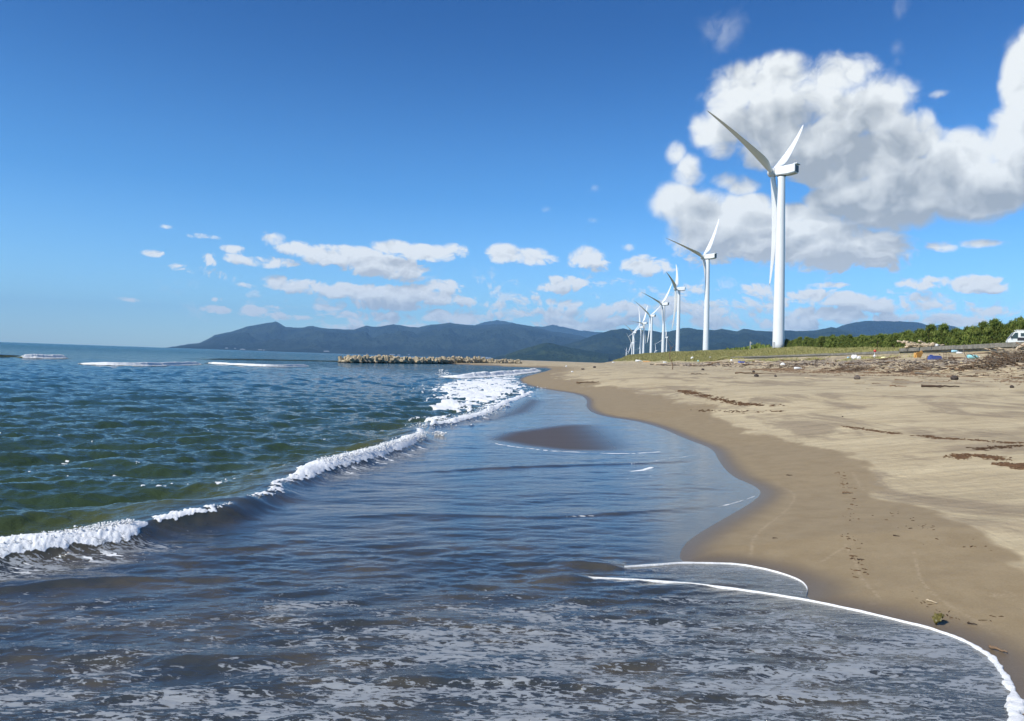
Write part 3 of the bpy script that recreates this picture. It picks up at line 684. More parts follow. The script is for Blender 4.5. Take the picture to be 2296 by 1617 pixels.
# ================================================================== mountains
def mountain(name, label, ridge_px, dist, front, seed, colA, colB, spur=.60, foot=0.0):
    R = np.array([on_y(px, py, dist) for px, py in ridge_px])
    n = 620; X = np.linspace(R[0, 0], R[-1, 0], n); Zr = np.interp(X, R[:, 0], R[:, 2])
    Zr = Zr + 26 * dist / 12000 * (fbm(X / 420, X * 0, 4, seed + 44, .6) - .5) + 12 * dist / 12000 * (fbm(X / 90, X * 0, 3, seed + 40) - .5)
    rows = 90; v = np.r_[np.linspace(0, 1, 64), np.linspace(1.03, 1.5, rows - 64)]
    vv, ii = np.meshgrid(v, np.arange(n), indexing='ij'); YY = dist - front * (1 - vv); XX = X[ii] * (YY / dist)
    # spurs: ridged noise that runs down the slope
    q = XX / (front * .30) + .5 * fbm(XX / 900, YY / 900, 3, seed)
    rid = 1 - np.abs(2 * fbm(q, YY / (front * .8) + 3, 5, seed + 3, .55) - 1) * 1.9
    rid2 = 1 - np.abs(2 * fbm(XX / (front * .085), YY / (front * .12), 4, seed + 13, .55) - 1) * 1.9
    base = np.clip(vv, 0, 1) ** .92
    prof = np.where(vv <= 1, base + spur * (rid - .45) * np.sin(PI * np.clip(vv, 0, 1)) ** .8 + spur * .42 * (rid2 - .45) * np.sin(PI * np.clip(vv, 0, 1)) ** .6, 1 - (vv - 1) * .8)
    cap = 0.985 - .25 * (1 - np.clip(vv, 0, 1))
    prof = np.where(vv < 1, np.minimum(prof, np.maximum(cap, 0)) * (YY / dist), prof)
    ZZ = Zr[ii] * np.maximum(prof, 0) + foot
    taper = np.minimum(1, np.minimum(np.arange(n), np.arange(n)[::-1]) / 14.0)[ii]
    ZZ = ZZ * taper - (1 - taper) * 2 - (vv <= 0) * 5
    m, t, b = material(name)
    pos = t.pos(); k = 12000.0 / dist
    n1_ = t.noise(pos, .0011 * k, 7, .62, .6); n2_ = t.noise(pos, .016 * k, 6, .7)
    c = t.mix(t.mr(n1_, .40, .62), colA + (1,), colB + (1,))  # broad forest tones; the darker patches stand in for cloud shadows
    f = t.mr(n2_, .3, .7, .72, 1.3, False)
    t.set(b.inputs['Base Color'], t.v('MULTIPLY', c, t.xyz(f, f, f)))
    b.inputs['Roughness'].default_value = 1; b.inputs['Specular IOR Level'].default_value = 0
    t.set(b.inputs['Normal'], t.bump(t.m('ADD', n2_, t.m('MULTIPLY', t.noise(pos, .004 * k, 6, .65), 2.0)), 1.0, 44 / k * 1.0))
    me = mesh_grid(name, np.stack([XX.ravel(), YY.ravel(), ZZ.ravel()], 1), rows, n, m)
    return tag(link(name, me), label, kind='structure')
c6 = lambda L: [(240 + .5489 * x, 420 + .5489 * y) for x, y in L]
c2 = lambda L: [(1380 + .1307 * x, 690 + .1307 * y) for x, y in L]
c3 = lambda L: [(1620 + .2943 * x, 690.1 + .2943 * y) for x, y in L]
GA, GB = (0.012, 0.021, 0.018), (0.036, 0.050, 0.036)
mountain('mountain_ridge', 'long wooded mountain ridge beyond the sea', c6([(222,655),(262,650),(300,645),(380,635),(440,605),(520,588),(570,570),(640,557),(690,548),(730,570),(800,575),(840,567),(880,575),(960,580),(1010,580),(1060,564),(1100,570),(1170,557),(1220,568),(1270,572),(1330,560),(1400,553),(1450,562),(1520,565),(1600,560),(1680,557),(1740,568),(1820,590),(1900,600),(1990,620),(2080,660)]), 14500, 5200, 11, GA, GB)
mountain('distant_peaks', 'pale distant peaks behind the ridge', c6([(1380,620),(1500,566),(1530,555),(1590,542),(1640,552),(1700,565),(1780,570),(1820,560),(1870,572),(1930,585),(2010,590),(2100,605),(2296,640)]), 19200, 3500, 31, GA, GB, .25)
mountain('wooded_hills', 'nearer green hills behind the turbines', c6([(1560,690),(1700,672),(1780,655),(1860,645),(1920,630),(1990,605),(2060,585),(2110,577)]) + c2([(0,350),(120,355),(230,375),(500,380),(620,385),(780,415),(900,400),(1050,370),(1150,345),(1250,335),(1400,370),(1500,375),(1700,385),(1820,355),(1950,375),(2100,395),(2200,355)]) + c3([(160,158),(300,175),(380,182),(480,172),(560,180),(700,178),(760,165),(830,150),(900,165),(1050,200),(1250,240)]), 9500, 3800, 51, (0.012, 0.024, 0.016), (0.038, 0.054, 0.028), .42)
mountain('dark_mountain', 'broad dark mountain behind the pine belt', c3([(560,235),(650,215),(750,190),(870,150),(960,125),(1050,108),(1120,100),(1250,105),(1400,105),(1500,115),(1560,128),(1620,135),(1700,128),(1770,148),(1830,170),(1950,200),(2150,240),(2400,250)]), 12500, 3600, 71, (0.010, 0.018, 0.020), (0.016, 0.027, 0.022), .28)  # darker palette: the cloud shadow over this mountain is put into its colours
mountain('green_foothill', 'small green cone shaped foothill', [(1130,795),(1185,778),(1208,772),(1226,769),(1240,771),(1262,776),(1300,784),(1370,796)], 6500, 1200, 91, (0.020, 0.038, 0.024), (0.045, 0.066, 0.032), .3)

# haze: clear autumn air, only the far hills turn blue
bpy_h = MB(); bpy_h.box((0, 10900, 595), (52000, 22200, 1200))
hm = bpy.data.materials.new('haze'); hm.use_nodes = True; hm.node_tree.nodes.clear()
ht = NT(hm.node_tree); pv = hm.node_tree.nodes.new('ShaderNodeVolumePrincipled')
pv.inputs['Color'].default_value = (0.32, 0.62, 1.0, 1); pv.inputs['Density'].default_value = 4.5e-5; pv.inputs['Anisotropy'].default_value = 0.0
ho = hm.node_tree.nodes.new('ShaderNodeOutputMaterial'); ht.l.new(pv.outputs[0], ho.inputs['Volume'])
HAZE = bpy_h.build('haze', hm); tag(HAZE, 'clear blue air in front of the far mountains', kind='stuff')

# ================================================================== wind turbines
white = simple('turbine_white', (0.74, 0.76, 0.76), .38, .035, .15)
M_grey = simple('dark_metal', (0.10, 0.10, 0.10), .5, .1, 2)
M_lgrey = simple('grey_metal', (0.42, 0.43, 0.43), .45, .08, 1)
BR = 38.5
def blade_mesh():
    mb = MB(); secs = []; n = 16
    rs = [0.9, 1.8, 3.0, 4.6, 6.6, 9, 12, 16, 21, 26, 31, 35, 37.4, 38.4]
    for r in rs:
        u = r / BR
        c = np.interp(r, [0, 1.8, 7.5, 11, 20, 30, 37, 38.5], [1.6, 1.6, 3.0, 2.8, 2.0, 1.25, .62, .10])
        th = c * np.interp(r, [0, 1.8, 7.5, 20, 38.5], [1.0, .98, .30, .20, .13])
        tw = math.radians(np.interp(r, [0, 7.5, 20, 38.5], [16, 13, 5, 0]))
        ring = []
        for k in range(n):
            a = 2 * PI * k / n; cx_ = math.cos(a); sy = math.sin(a)
            fx = -(cx_ * c / 2) + c * .18 * np.clip((r - 2) / 5, 0, 1); fy = sy * th / 2 * (1 - .35 * np.clip((r - 2) / 5, 0, 1) * (1 - cx_) / 2 * 1.6)
            X = fx * math.cos(tw) - fy * math.sin(tw); Y = fx * math.sin(tw) + fy * math.cos(tw)
            ring.append((X - 3.6 * u ** 2 - .2 * u, Y, r))
        secs.append(ring)
    V = [p for s_ in secs for p in s_]; F = []
    for i in range(len(secs) - 1):
        for k in range(n): F.append((i * n + k, i * n + (k + 1) % n, (i + 1) * n + (k + 1) % n, (i + 1) * n + k))
    F += [tuple(range(n - 1, -1, -1)), tuple(range(len(V) - n, len(V)))]
    mb.add(V, F); return mb.mesh('blade', white, True)
BLADE = blade_mesh()
def nac_mesh():
    mb = MB(); n = 12
    # cross sections along x: (x, half width, zlo, zhi)
    secs = [(-1.9, 1.15, -1.25, 1.15), (-1.5, 1.42, -1.55, 1.45), (3.0, 1.5, -1.62, 1.62), (5.0, 1.5, -1.35, 1.72), (5.35, 1.42, -1.2, 1.70)]
    R_ = []
    for x, w, lo, hi in secs:
        ch = .38; R_.append([(x, -w, lo + ch), (x, -w + ch, lo), (x, w - ch, lo), (x, w, lo + ch), (x, w, hi - ch), (x, w - ch, hi), (x, -w + ch, hi), (x, -w, hi - ch)])
    V = [p for r in R_ for p in r]; F = []
    for i in range(len(R_) - 1):
        for k in range(8): F.append((i * 8 + k, (i + 1) * 8 + k, (i + 1) * 8 + (k + 1) % 8, i * 8 + (k + 1) % 8))
    F += [tuple(range(8)), tuple(range(len(V) - 1, len(V) - 9, -1))]
    mb.add(V, F); return mb.mesh('nacelle', white)
NAC = nac_mesh()
mb = MB(); mb.box((5.42, 0, .15), (.16, 2.3, 2.1)); VENT = mb.mesh('rear_vent', M_grey)
mb = MB(); mb.box((5.35, 0, 1.72), (1.5, 2.9, .36), taper=.86); COWL = mb.mesh('rear_cowl', white, bevel=.1)
mb = MB()
for yy_ in (-.5, .5):
    mb.tube([(4.9, yy_, 1.7), (4.9, yy_, 3.1)], [.05, .04], 6); mb.tube([(4.6, yy_, 3.0), (5.25, yy_, 3.15)], [.05, .05], 6); mb.blob((4.6, yy_, 3.05), (.14, .14, .12), 6, 5)
mb.tube([(4.9, -.5, 2.4), (4.9, .5, 2.4)], [.04, .04], 6); MAST = mb.mesh('weather_mast', M_lgrey)
mb = MB(); pr = [(-1.75, .15), (-1.70, .65), (-1.45, 1.1), (-1.0, 1.42), (-.2, 1.55), (.7, 1.5), (1.15, 1.25)]
mb.tube([(a_, 0, 0) for a_, _ in pr], [b_ for _, b_ in pr], 18); HUB = mb.mesh('hub', simple('hub_white', (.55, .57, .57), .4, .05, 1), True)
mb = MB(); mb.tube([(1.1, 0, 0), (1.5, 0, 0)], [1.0, 1.0], 16); SHAFT = mb.mesh('shaft', M_grey, True)
def turbine(px, py, dist, phi, th, label, height_k=1.0, seen=True):
    hub = on_y(px / 1.66638, py / 1.66638, dist); rz = -math.radians(phi)
    off = np.array([math.cos(rz), math.sin(rz)]) * 3.2
    x, y = hub[0] + off[0], hub[1] + off[1]; z0 = hz_at(x, y) - .25
    r = thing('wind_turbine', label, 'wind turbine', (x, y, z0), rz, 'white wind turbines in a row along the shore')
    h = hub[2] - z0
    mb = MB(); nz_ = 26; hs_ = [h * i / nz_ for i in range(nz_ + 1)]; hs_[-1] = h - 1.5
    def rad(z): return 1.92 - .70 * (z / h) ** 1.1
    rr = [rad(z) for z in hs_]
    mb.tube([(0, 0, z) for z in hs_], rr, 40); tw_ = mb.build('tower', white, r, True)
    mb = MB(); mb.tube([(0, 0, 0), (0, 0, .35)], [2.15, 2.15], 40); mb.build('flange', M_lgrey, tw_, True)
    mb = MB(); mb.box((-.62, -1.82, 1.75), (.9, .18, 2.1), Matrix.Rotation(-.33, 3, 'Z')); mb.build('door', M_lgrey, tw_, bevel=.03)
    mb = MB(); mb.tube([(0, 0, h - 1.75), (0, 0, h - 1.35)], [1.42, 1.42], 30); mb.build('yaw_ring', M_grey, r, True)
    n = link('nacelle', NAC, r, (0, 0, h)); link('rear_vent', VENT, n); link('rear_cowl', COWL, n); link('weather_mast', MAST, n); link('shaft', SHAFT, n, (-3.2, 0, 0))
    hb = link('hub', HUB, r, (-3.2, 0, h))
    for k in range(3):
        bl = link('blade', BLADE, r, (-3.2, 0, h)); bl.rotation_euler = (-math.radians(th + 120 * k), 0, 0)
    return r
turbine(2887, 646, 263, 46, -69.5, 'nearest and tallest white wind turbine, whole tower standing clear at the pine belt')
turbine(2628, 961, 490, 44, -79, 'second nearest wind turbine, one blade near level to the left, one up')
turbine(2524, 1080, 705, 19, -73, 'wind turbine with narrow edge-on rotor and a blade shadow down its tower')
turbine(2472, 1136.6, 872, 42, -74, 'fourth turbine of the receding row, between the edge-on one and smaller ones')
turbine(2428.5, 1180.7, 1093, 45, -60, 'fifth turbine of the row, its two upper blades in an even V')
turbine(2400.6, 1208, 1294, 40, -87, 'sixth turbine of the row, a blade pointing nearly level to the left')
turbine(2389.5, 1223, 1439, 40, 0, 'turbine half hidden behind the sixth, one blade straight up')
turbine(2365, 1242.6, 1691, 40, -62, 'eighth turbine of the row, small V of blades against the mountains')
turbine(2358.5, 1280.7, 2470, 40, -40, 'tiny turbine tucked left behind the eighth one')
turbine(2339, 1313, 4270, 20, -66, 'most distant and leftmost turbine, tiny above the grass')
turbine(2488, 1261, 1950, 60, 0, 'small distant turbine seen just left of the edge-on turbine')
turbine(2449, 1310, 3800, 25, 0, 'tiny distant turbine between the fourth and fifth ones')
turbine(2389, 1302.5, 3414, 40, 20, 'tiny distant turbine mostly hidden behind the sixth tower')

# ================================================================== sea wall
m, t, b = material('concrete')
pos = t.pos(); n_ = t.noise(pos, 1.2, 8, .7); n2_ = t.noise(t.v('MULTIPLY', pos, (2, 2, .3)), 2.5, 5, .7)
cw = t.mix(t.mr(n_, .35, .65), (0.17, 0.16, 0.13, 1), (0.29, 0.272, 0.225, 1)); cw = t.mix(t.mr(n2_, .52, .7, 0, .6), cw, (0.12, .11, .09, 1))
t.set(b.inputs['Base Color'], cw); b.inputs['Roughness'].default_value = .9; t.set(b.inputs['Normal'], t.bump(t.noise(pos, 9, 8, .7), .6, .03))
concrete = m
def wall_section(y0, y1, z0, z1, label, seg=10.0, cap=.52, wid=.75):
    r = thing('concrete_seawall', label, 'wall', (40.9 + K * y0, y0, z0 - 1.0), 0, 'low concrete seawall')
    n = int(round((y1 - y0) / seg)); A_ = MB(); B_ = MB(); J = MB()
    for i in range(n):
        ya, yb = i * (y1 - y0) / n, (i + 1) * (y1 - y0) / n - .03
        za = (z1 - z0) * i / n + .03 * math.sin(i * 1.7); zb = za
        def quad(M__, xa, xb, zl, zh):
            V = []
            for yq in (ya, yb):
                for (xx_, zz_) in ((xa, zl), (xb, zl), (xb, zh), (xa, zh)): V.append((xx_ + K * yq, yq, zz_ + za))
            M__.add(V, [(0, 1, 2, 3), (7, 6, 5, 4), (0, 4, 5, 1), (1, 5, 6, 2), (2, 6, 7, 3), (3, 7, 4, 0)])
        quad(A_, .30, wid - .08, -1.6, 1.0 - cap - .004); quad(B_, 0, wid, 1.0 - cap, 1.0)
    A_.build('wall_body', concrete, r, bevel=.01); B_.build('coping', concrete, r, bevel=.035)
    return r
wall_section(20, 116, 5.75, 5.62, 'nearer, higher stretch of pale concrete seawall ending under the driftwood logs')
wall_section(116.1, 300, 5.30, 5.95, 'farther, lower stretch of concrete seawall running on to the grassy dune', cap=.42)

# ================================================================== coastal pines
def leaf_mat(name, a, bb, tr=.25):
    m, t, b = material(name)
    n = t.noise(t.obj(), 1.1, 5, .65); oi = t.n.new('ShaderNodeObjectInfo').outputs['Random']
    c = t.mix(t.mr(n, .3, .7), a + (1,), bb + (1,)); k = t.mr(oi, 0, 1, .75, 1.3, False)
    t.set(b.inputs['Base Color'], t.v('MULTIPLY', c, t.xyz(k, k, t.m('MULTIPLY', k, .9)))); b.inputs['Roughness'].default_value = .7
    b.inputs['Specular IOR Level'].default_value = .2
    return m
needles = leaf_mat('pine_needles', (0.045, 0.088, 0.016), (0.19, 0.215, 0.052))
bark = simple('bark', (0.12, 0.09, 0.065), .9, .3, 4, .02)
def pine(seed, H_, W_):
    R = np.random.RandomState(seed); mb = MB(); lean = R.uniform(.1, .5)
    pts = [(lean * (i / 6) ** 2 * H_ * .3 + .08 * R.randn(), .08 * R.randn(), H_ * .92 * i / 6) for i in range(7)]
    mb.tube(pts, [.13 * (1 - .8 * i / 6) for i in range(7)], 7)
    VV = []; FF = []; nb_ = 0
    for k in range(120):
        f = R.rand() ** .85; az = R.rand() * 2 * PI; zc = H_ * (.03 + .93 * f)
        rr = W_ * 1.15 * (1 - .74 * f ** 1.7) * (.40 + .62 * R.rand()); cx_ = np.interp(zc, [p[2] for p in pts], [p[0] for p in pts])
        tip = np.array([cx_ + rr * math.cos(az), rr * math.sin(az), zc + rr * .25])
        for j in range(3):
            d = R.randn(3) * np.array([.35, .35, .15]) + np.array([.3, 0, 1.0]); d /= np.linalg.norm(d); s_ = np.cross(d, R.randn(3)); s_ /= np.linalg.norm(s_); p = tip + R.randn(3) * .12
            VV += [p - s_ * .055, p + s_ * .055, p + d * (.32 + .3 * R.rand())]; FF.append((nb_, nb_ + 1, nb_ + 2)); nb_ += 3
        if k % 3 == 0: mb.tube([(cx_, 0, zc - rr * .15), tuple(tip)], [.03, .01], 4, False)
        cl = tip[None] - (tip[None] - np.array([[cx_, 0, zc]])) * (R.rand(11, 1) ** 1.8 * .7) + R.randn(11, 3) * np.array([.17, .17, .11])
        for p in cl:
            for j in range(3):
                d = R.randn(3) * np.array([.8, .8, .5]) + np.array([.3, 0, 1.0]); d /= np.linalg.norm(d); s_ = np.cross(d, R.randn(3)); s_ /= np.linalg.norm(s_)
                l = .15 + .17 * R.rand(); w = .045 + .04 * R.rand()
                VV += [p - s_ * w, p + s_ * w, p + d * l]; FF.append((nb_, nb_ + 1, nb_ + 2)); nb_ += 3
    # leader shoots
    for j in range(26):
        p = np.array([pts[-1][0] + .14 * R.randn(), .14 * R.randn(), H_ * (.84 + .14 * R.rand())]); d = np.array([.35 * R.randn() + .3, .35 * R.randn(), 1]); d /= np.linalg.norm(d); s_ = np.cross(d, R.randn(3)); s_ /= np.linalg.norm(s_)
        VV += [p - s_ * .08, p + s_ * .08, p + d * (.3 + .3 * R.rand())]; FF.append((nb_, nb_ + 1, nb_ + 2)); nb_ += 3
    return mb.mesh('trunk', bark, True), mesh_np('crown', VV, FF, needles, smooth=False)
PINES = [pine(900 + i, h, w) for i, (h, w) in enumerate([(4.0, 1.7), (4.4, 1.6), (3.6, 1.8), (4.2, 1.5), (3.8, 1.9), (5.2, 1.4)])]
R = np.random.RandomState(12)
cand = []
yv = 84.0
while yv < 268:
    for j, cj in enumerate((54.5, 57.5, 61.5, 66.5)):
        if j >= 2 and R.rand() < .25: continue
        if j == 0 and yv > 262: continue
        cand.append((cj + R.uniform(-1.1, 1.1), yv + R.uniform(-1.2, 1.2), j))
    yv += 2.35 + yv * .003
for (cj, yj, j) in cand[:296]:
    x = cj + K * yj; tall = R.rand() < .06
    tr, cr = PINES[5 if tall else R.randint(0, 5)]
    sc_ = R.uniform(.82, 1.12) * (1.12 if j >= 2 else 1.0) * np.interp(yj, [84, 120, 260], [1.0, 1.0, .84])
    x0, y0_ = x, yj
    r = thing('pine_tree', 'low dark green pine in the dense wind-pruned pine belt behind the seawall', 'tree', (x0, y0_, hz_at(x0, y0_) - .12), R.uniform(-.5, .5), 'low pines of the pine belt')
    r.scale = (sc_ * R.uniform(.9, 1.15), sc_ * R.uniform(.9, 1.15), sc_)
    link('trunk', tr, r); link('crown', cr, r)
# far wood, one dark band behind the dune
VV = []; FF = []; N_ = 52000
yy = R.uniform(330, 980, N_); cc0 = 62 + 30 * R.rand(N_) + .02 * (yy - 330); xx = cc0 + K * yy
gz_ = height(xx, yy); top = 3.6 * (.55 + .7 * fbm(xx / 7, yy / 16, 4, 7)) * sst(330, 380, yy); zz = gz_ + top * R.rand(N_) ** .5
c0 = np.stack([xx, yy, zz], 1); d = R.randn(N_, 3) * .35 + np.array([0, 0, .8]); s_ = np.cross(d, R.randn(N_, 3)); s_ /= np.linalg.norm(s_, axis=1)[:, None]
Vf = np.stack([c0 - s_ * .5, c0 + s_ * .5, c0 + d * 1.2], 1).reshape(-1, 3); Ff = np.arange(3 * N_).reshape(-1, 3)
tag(link('pine_wood', mesh_np('pine_wood', Vf, Ff, needles, smooth=False)), 'far dark green pine wood behind the grassy dune', kind='stuff')

# ================================================================== dune grass
gm = leaf_mat('dune_grass', (0.20, 0.215, 0.06), (0.50, 0.44, 0.22))
def grass_patch(name, label, N_, ysam, csam, hh, seed, keep, ww=.03):
    R = np.random.RandomState(seed); yy = ysam(R, N_); cc = csam(R, yy); xx = cc + K * yy - 45 * sst(230, 750, yy) * (yy > 230)
    k = keep(xx, yy); xx, yy = xx[k], yy[k]; zz = height(xx, yy); n = len(xx); nb = 5
    c0 = np.repeat(np.stack([xx, yy, zz], 1), nb, 0) + R.randn(n * nb, 3) * np.array([.14, .14, 0]); c0[:, 2] -= .05
    wd_ = np.repeat(ww * (1 + yy / 90), nb)[:, None]
    d = R.randn(n * nb, 3) * np.array([.42, .42, .05]) + np.array([.25, 0, 1]); d *= (hh * (.5 + .8 * R.rand(n * nb)) * np.repeat(.6 + .8 * fbm(xx / 4, yy / 4, 3, 5), nb))[:, None]
    s_ = np.stack([np.cos(a_ := R.rand(n * nb) * 3.14), np.sin(a_), 0 * a_], 1) * wd_
    V = np.stack([c0 - s_, c0 + s_, c0 + d], 1).reshape(-1, 3)
    tag(link(name, mesh_np(name, V, np.arange(len(V)).reshape(-1, 3), gm, smooth=False)), label, kind='stuff')
cn = lambda x, y: x - K * y + 45 * sst(230, 750, y)
grass_patch('dune_grass', 'tawny green dune grass behind the seawall and under the turbines', 26000, lambda R, n: 70 + 290 * R.rand(n) ** .8, lambda R, y: 41.8 + 13 * R.rand(len(y)), .62, 3, lambda x, y: fbm(x / 3, y / 3, 3, 9) > .36)
grass_patch('dune_grass', 'long grass on the dune beyond the end of the seawall', 30000, lambda R, n: 300 + 600 * R.rand(n) ** 1.2, lambda R, y: 34.5 + 24 * R.rand(len(y)) ** .8, .8, 4, lambda x, y: (cn(x, y) + 6 * (fbm(x / 7, y / 12, 4, 77) - .5) > 36))
grass_patch('beach_grass', 'patchy green grass on the sand just below the seawall', 9000, lambda R, n: 48 + 230 * R.rand(n), lambda R, y: 35.2 + 1.5 * R.randn(len(y)), .34, 6, lambda x, y: fbm(x / 7, y / 12, 4, 77) > .54, .02)

# ================================================================== breakwater of concrete armour blocks
def frustum(mb, d, r0, r1, L_, n=7):
    d = Vector(d).normalized(); mb.tube([Vector((0, 0, 0)), d * L_], [r0, r1], n)
m, t, b = material('block_concrete')
n_ = t.noise(t.obj(), 1.6, 6, .7); ps_ = t.sep(t.pos()); oi = t.n.new('ShaderNodeObjectInfo').outputs['Random']
cb = t.mix(t.mr(n_, .35, .65), (0.33, 0.27, 0.17, 1), (0.47, 0.39, 0.26, 1)); k_ = t.mr(oi, 0, 1, .72, 1.12, False); cb = t.v('MULTIPLY', cb, t.xyz(k_, k_, k_))
cb = t.mix(t.mr(t.m('ADD', ps_[2], t.m('MULTIPLY', n_, .3)), .30, .50), (0.035, 0.030, 0.022, 1), cb)       # weed-stained foot
t.set(b.inputs['Base Color'], cb); b.inputs['Roughness'].default_value = .9
blk_m = m
TD = [(0, 0, 1), (.943, 0, -.333), (-.471, .816, -.333), (-.471, -.816, -.333)]
TET = []
for k in range(3):
    mb = MB()
    for d in TD: frustum(mb, d, .66 - .04 * k, .34 + .05 * k, 1.15 + .08 * k, 5 + (k % 2))
    TET.append(mb.mesh('concrete_block', blk_m))
R = np.random.RandomState(31); nblk = 0
s_ = 0.0
A0 = np.array([-36.5, 176.0]); DR = np.array([.262, 1.0]); DR /= np.linalg.norm(DR); NRM = np.array([DR[1], -DR[0]])
while s_ < 168:
    rows = (0, 1.35, 2.7) if s_ < 66 else ((0, 1.5) if s_ < 110 else (0,))
    for q in rows:
        if nblk >= 298: break
        p = A0 + DR * (s_ + R.uniform(-.4, .4)) + NRM * (q + R.uniform(-.3, .3) - 2.0)
        g = max(-.55, hz_at(*p) - .1); lift = .75 if (q > 0 and R.rand() < .75) else .1
        zt = g + .50 + lift * .9 + R.uniform(-.10, .16)
        o = link('concrete_block', TET[R.randint(3)], None, (p[0], p[1], zt)); o.rotation_euler = (R.uniform(-.5, .5) + (PI if R.rand() < .3 else 0), R.uniform(-.5, .5), R.uniform(0, 6.28)); o.scale = (R.uniform(.86, 1.02),) * 3
        if s_ < 66: lb = 'four-legged tan concrete block in the near breakwater standing in the water'
        elif s_ < 112: lb = 'four-legged tan concrete block in the middle of the breakwater behind the sand spit'
        else: lb = 'four-legged concrete block in the far thin end of the breakwater'
        tag(o, lb, 'breakwater block', 'concrete armour blocks of the breakwater, ' + ('near part' if s_ < 66 else 'middle part' if s_ < 112 else 'far part')); nblk += 1
    s_ += 1.5 if s_ < 110 else 2.2
mb = MB()
for k in range(8): pass

# ================================================================== far buildings on the opposite shore
Mw = simple('white_wall', (.72, .72, .70), .8, .05, .05); Mr = simple('grey_roof', (.30, .31, .33), .8, .1, .05); Mrw = simple('pale_roof', (.66, .66, .66), .6, .1, .05)
bl = [(508,780.5,34,12,9400,'leftmost white building low on the far headland'),(527,781,22,9,9400,'small white house right of the leftmost far building'),(544,783.5,60,14,9400,'long white building on the far shore left of the pair'),
 (583,784.5,46,20,9400,'tall white building on the far headland shore'),(592,785,24,10,9400,'low white house beside the tall far building'),(732,787.5,60,12,9400,'long low white building alone on the far shore'),
 (823,794,26,22,9400,'small white block on the shore above the breakwater tip'),(880,795,60,10,9400,'low pale building behind the breakwater'),(895,796,34,12,9400,'low white building right beside the pale one behind the breakwater'),
 (917,797,22,30,9400,'narrow white tower-like building behind the breakwater'),(1086,802,150,16,9000,'long white arched hall behind the middle of the breakwater'),(1072,803,20,36,9000,'thin white building left of the long hall'),
 (1150,801,60,14,8200,'pale village building between hall and foothill'),(1168,803,40,10,8200,'small pale house at the foot of the green foothill'),(1239,801,54,16,6000,'bright white building at the foot of the nearer hills'),(1228,807,34,14,5600,'small white house below the bright white building'),
 (1250,803,26,9,5800,'small pale house right of the bright white building')]
for px, py, w, h, Y, lb in bl:
    p = on_y(px, py, Y); r = thing('far_building', lb, 'building', (p[0], p[1], p[2] - h * .5), .3)
    mb = MB(); mb.box((0, 0, h * .35), (w, w * .4 + 8, h * .7)); mb.build('wall', Mw, r)
    mb = MB(); D_ = w * .4 + 9; mb.prism([(-w * .53, h * .70 + .1), (w * .53, h * .70 + .1), (0 + w * .12, h), (-w * .12, h)], -D_ / 2, D_ / 2); mb.build('roof', Mrw if w > 50 else Mr, r)
    mb = MB()
    for k in range(3): mb.box((-w * .3 + k * w * .3, -(w * .2 + 4) - .15, h * .35), (w * .12, .4, h * .25))
    mb.build('window', M_grey, r)

# ================================================================== poles
wood_g = simple('weathered_pole', (.45, .44, .40), .8, .15, 2)
def pole(px, pyb, c, hpx, label, arm):
    u = ray(px, pyb); y = c / (u[0] / u[1] - K); x = u[0] / u[1] * y; z = hz_at(x, y); h = hpx * y / F0
    r = thing('utility_pole', label, 'pole', (x, y, z - .2))
    mb = MB(); mb.tube([(0, 0, 0), (0, 0, h + .2)], [.17, .12], 10); mb.build('pole_shaft', wood_g, r, True)
    if arm: mb = MB(); mb.box((.25, 0, h - .3), (1.0, .12, .12)); mb.box((.55, 0, h - .45), (.35, .25, .25)); mb.build('crossarm', wood_g, r)
pole(1682, 787, 52, 25, 'grey pole with a short arm on the dune left of the nearest turbine', True)
pole(1545, 799, 49, 11, 'short thin post on the dune between two turbines', False)

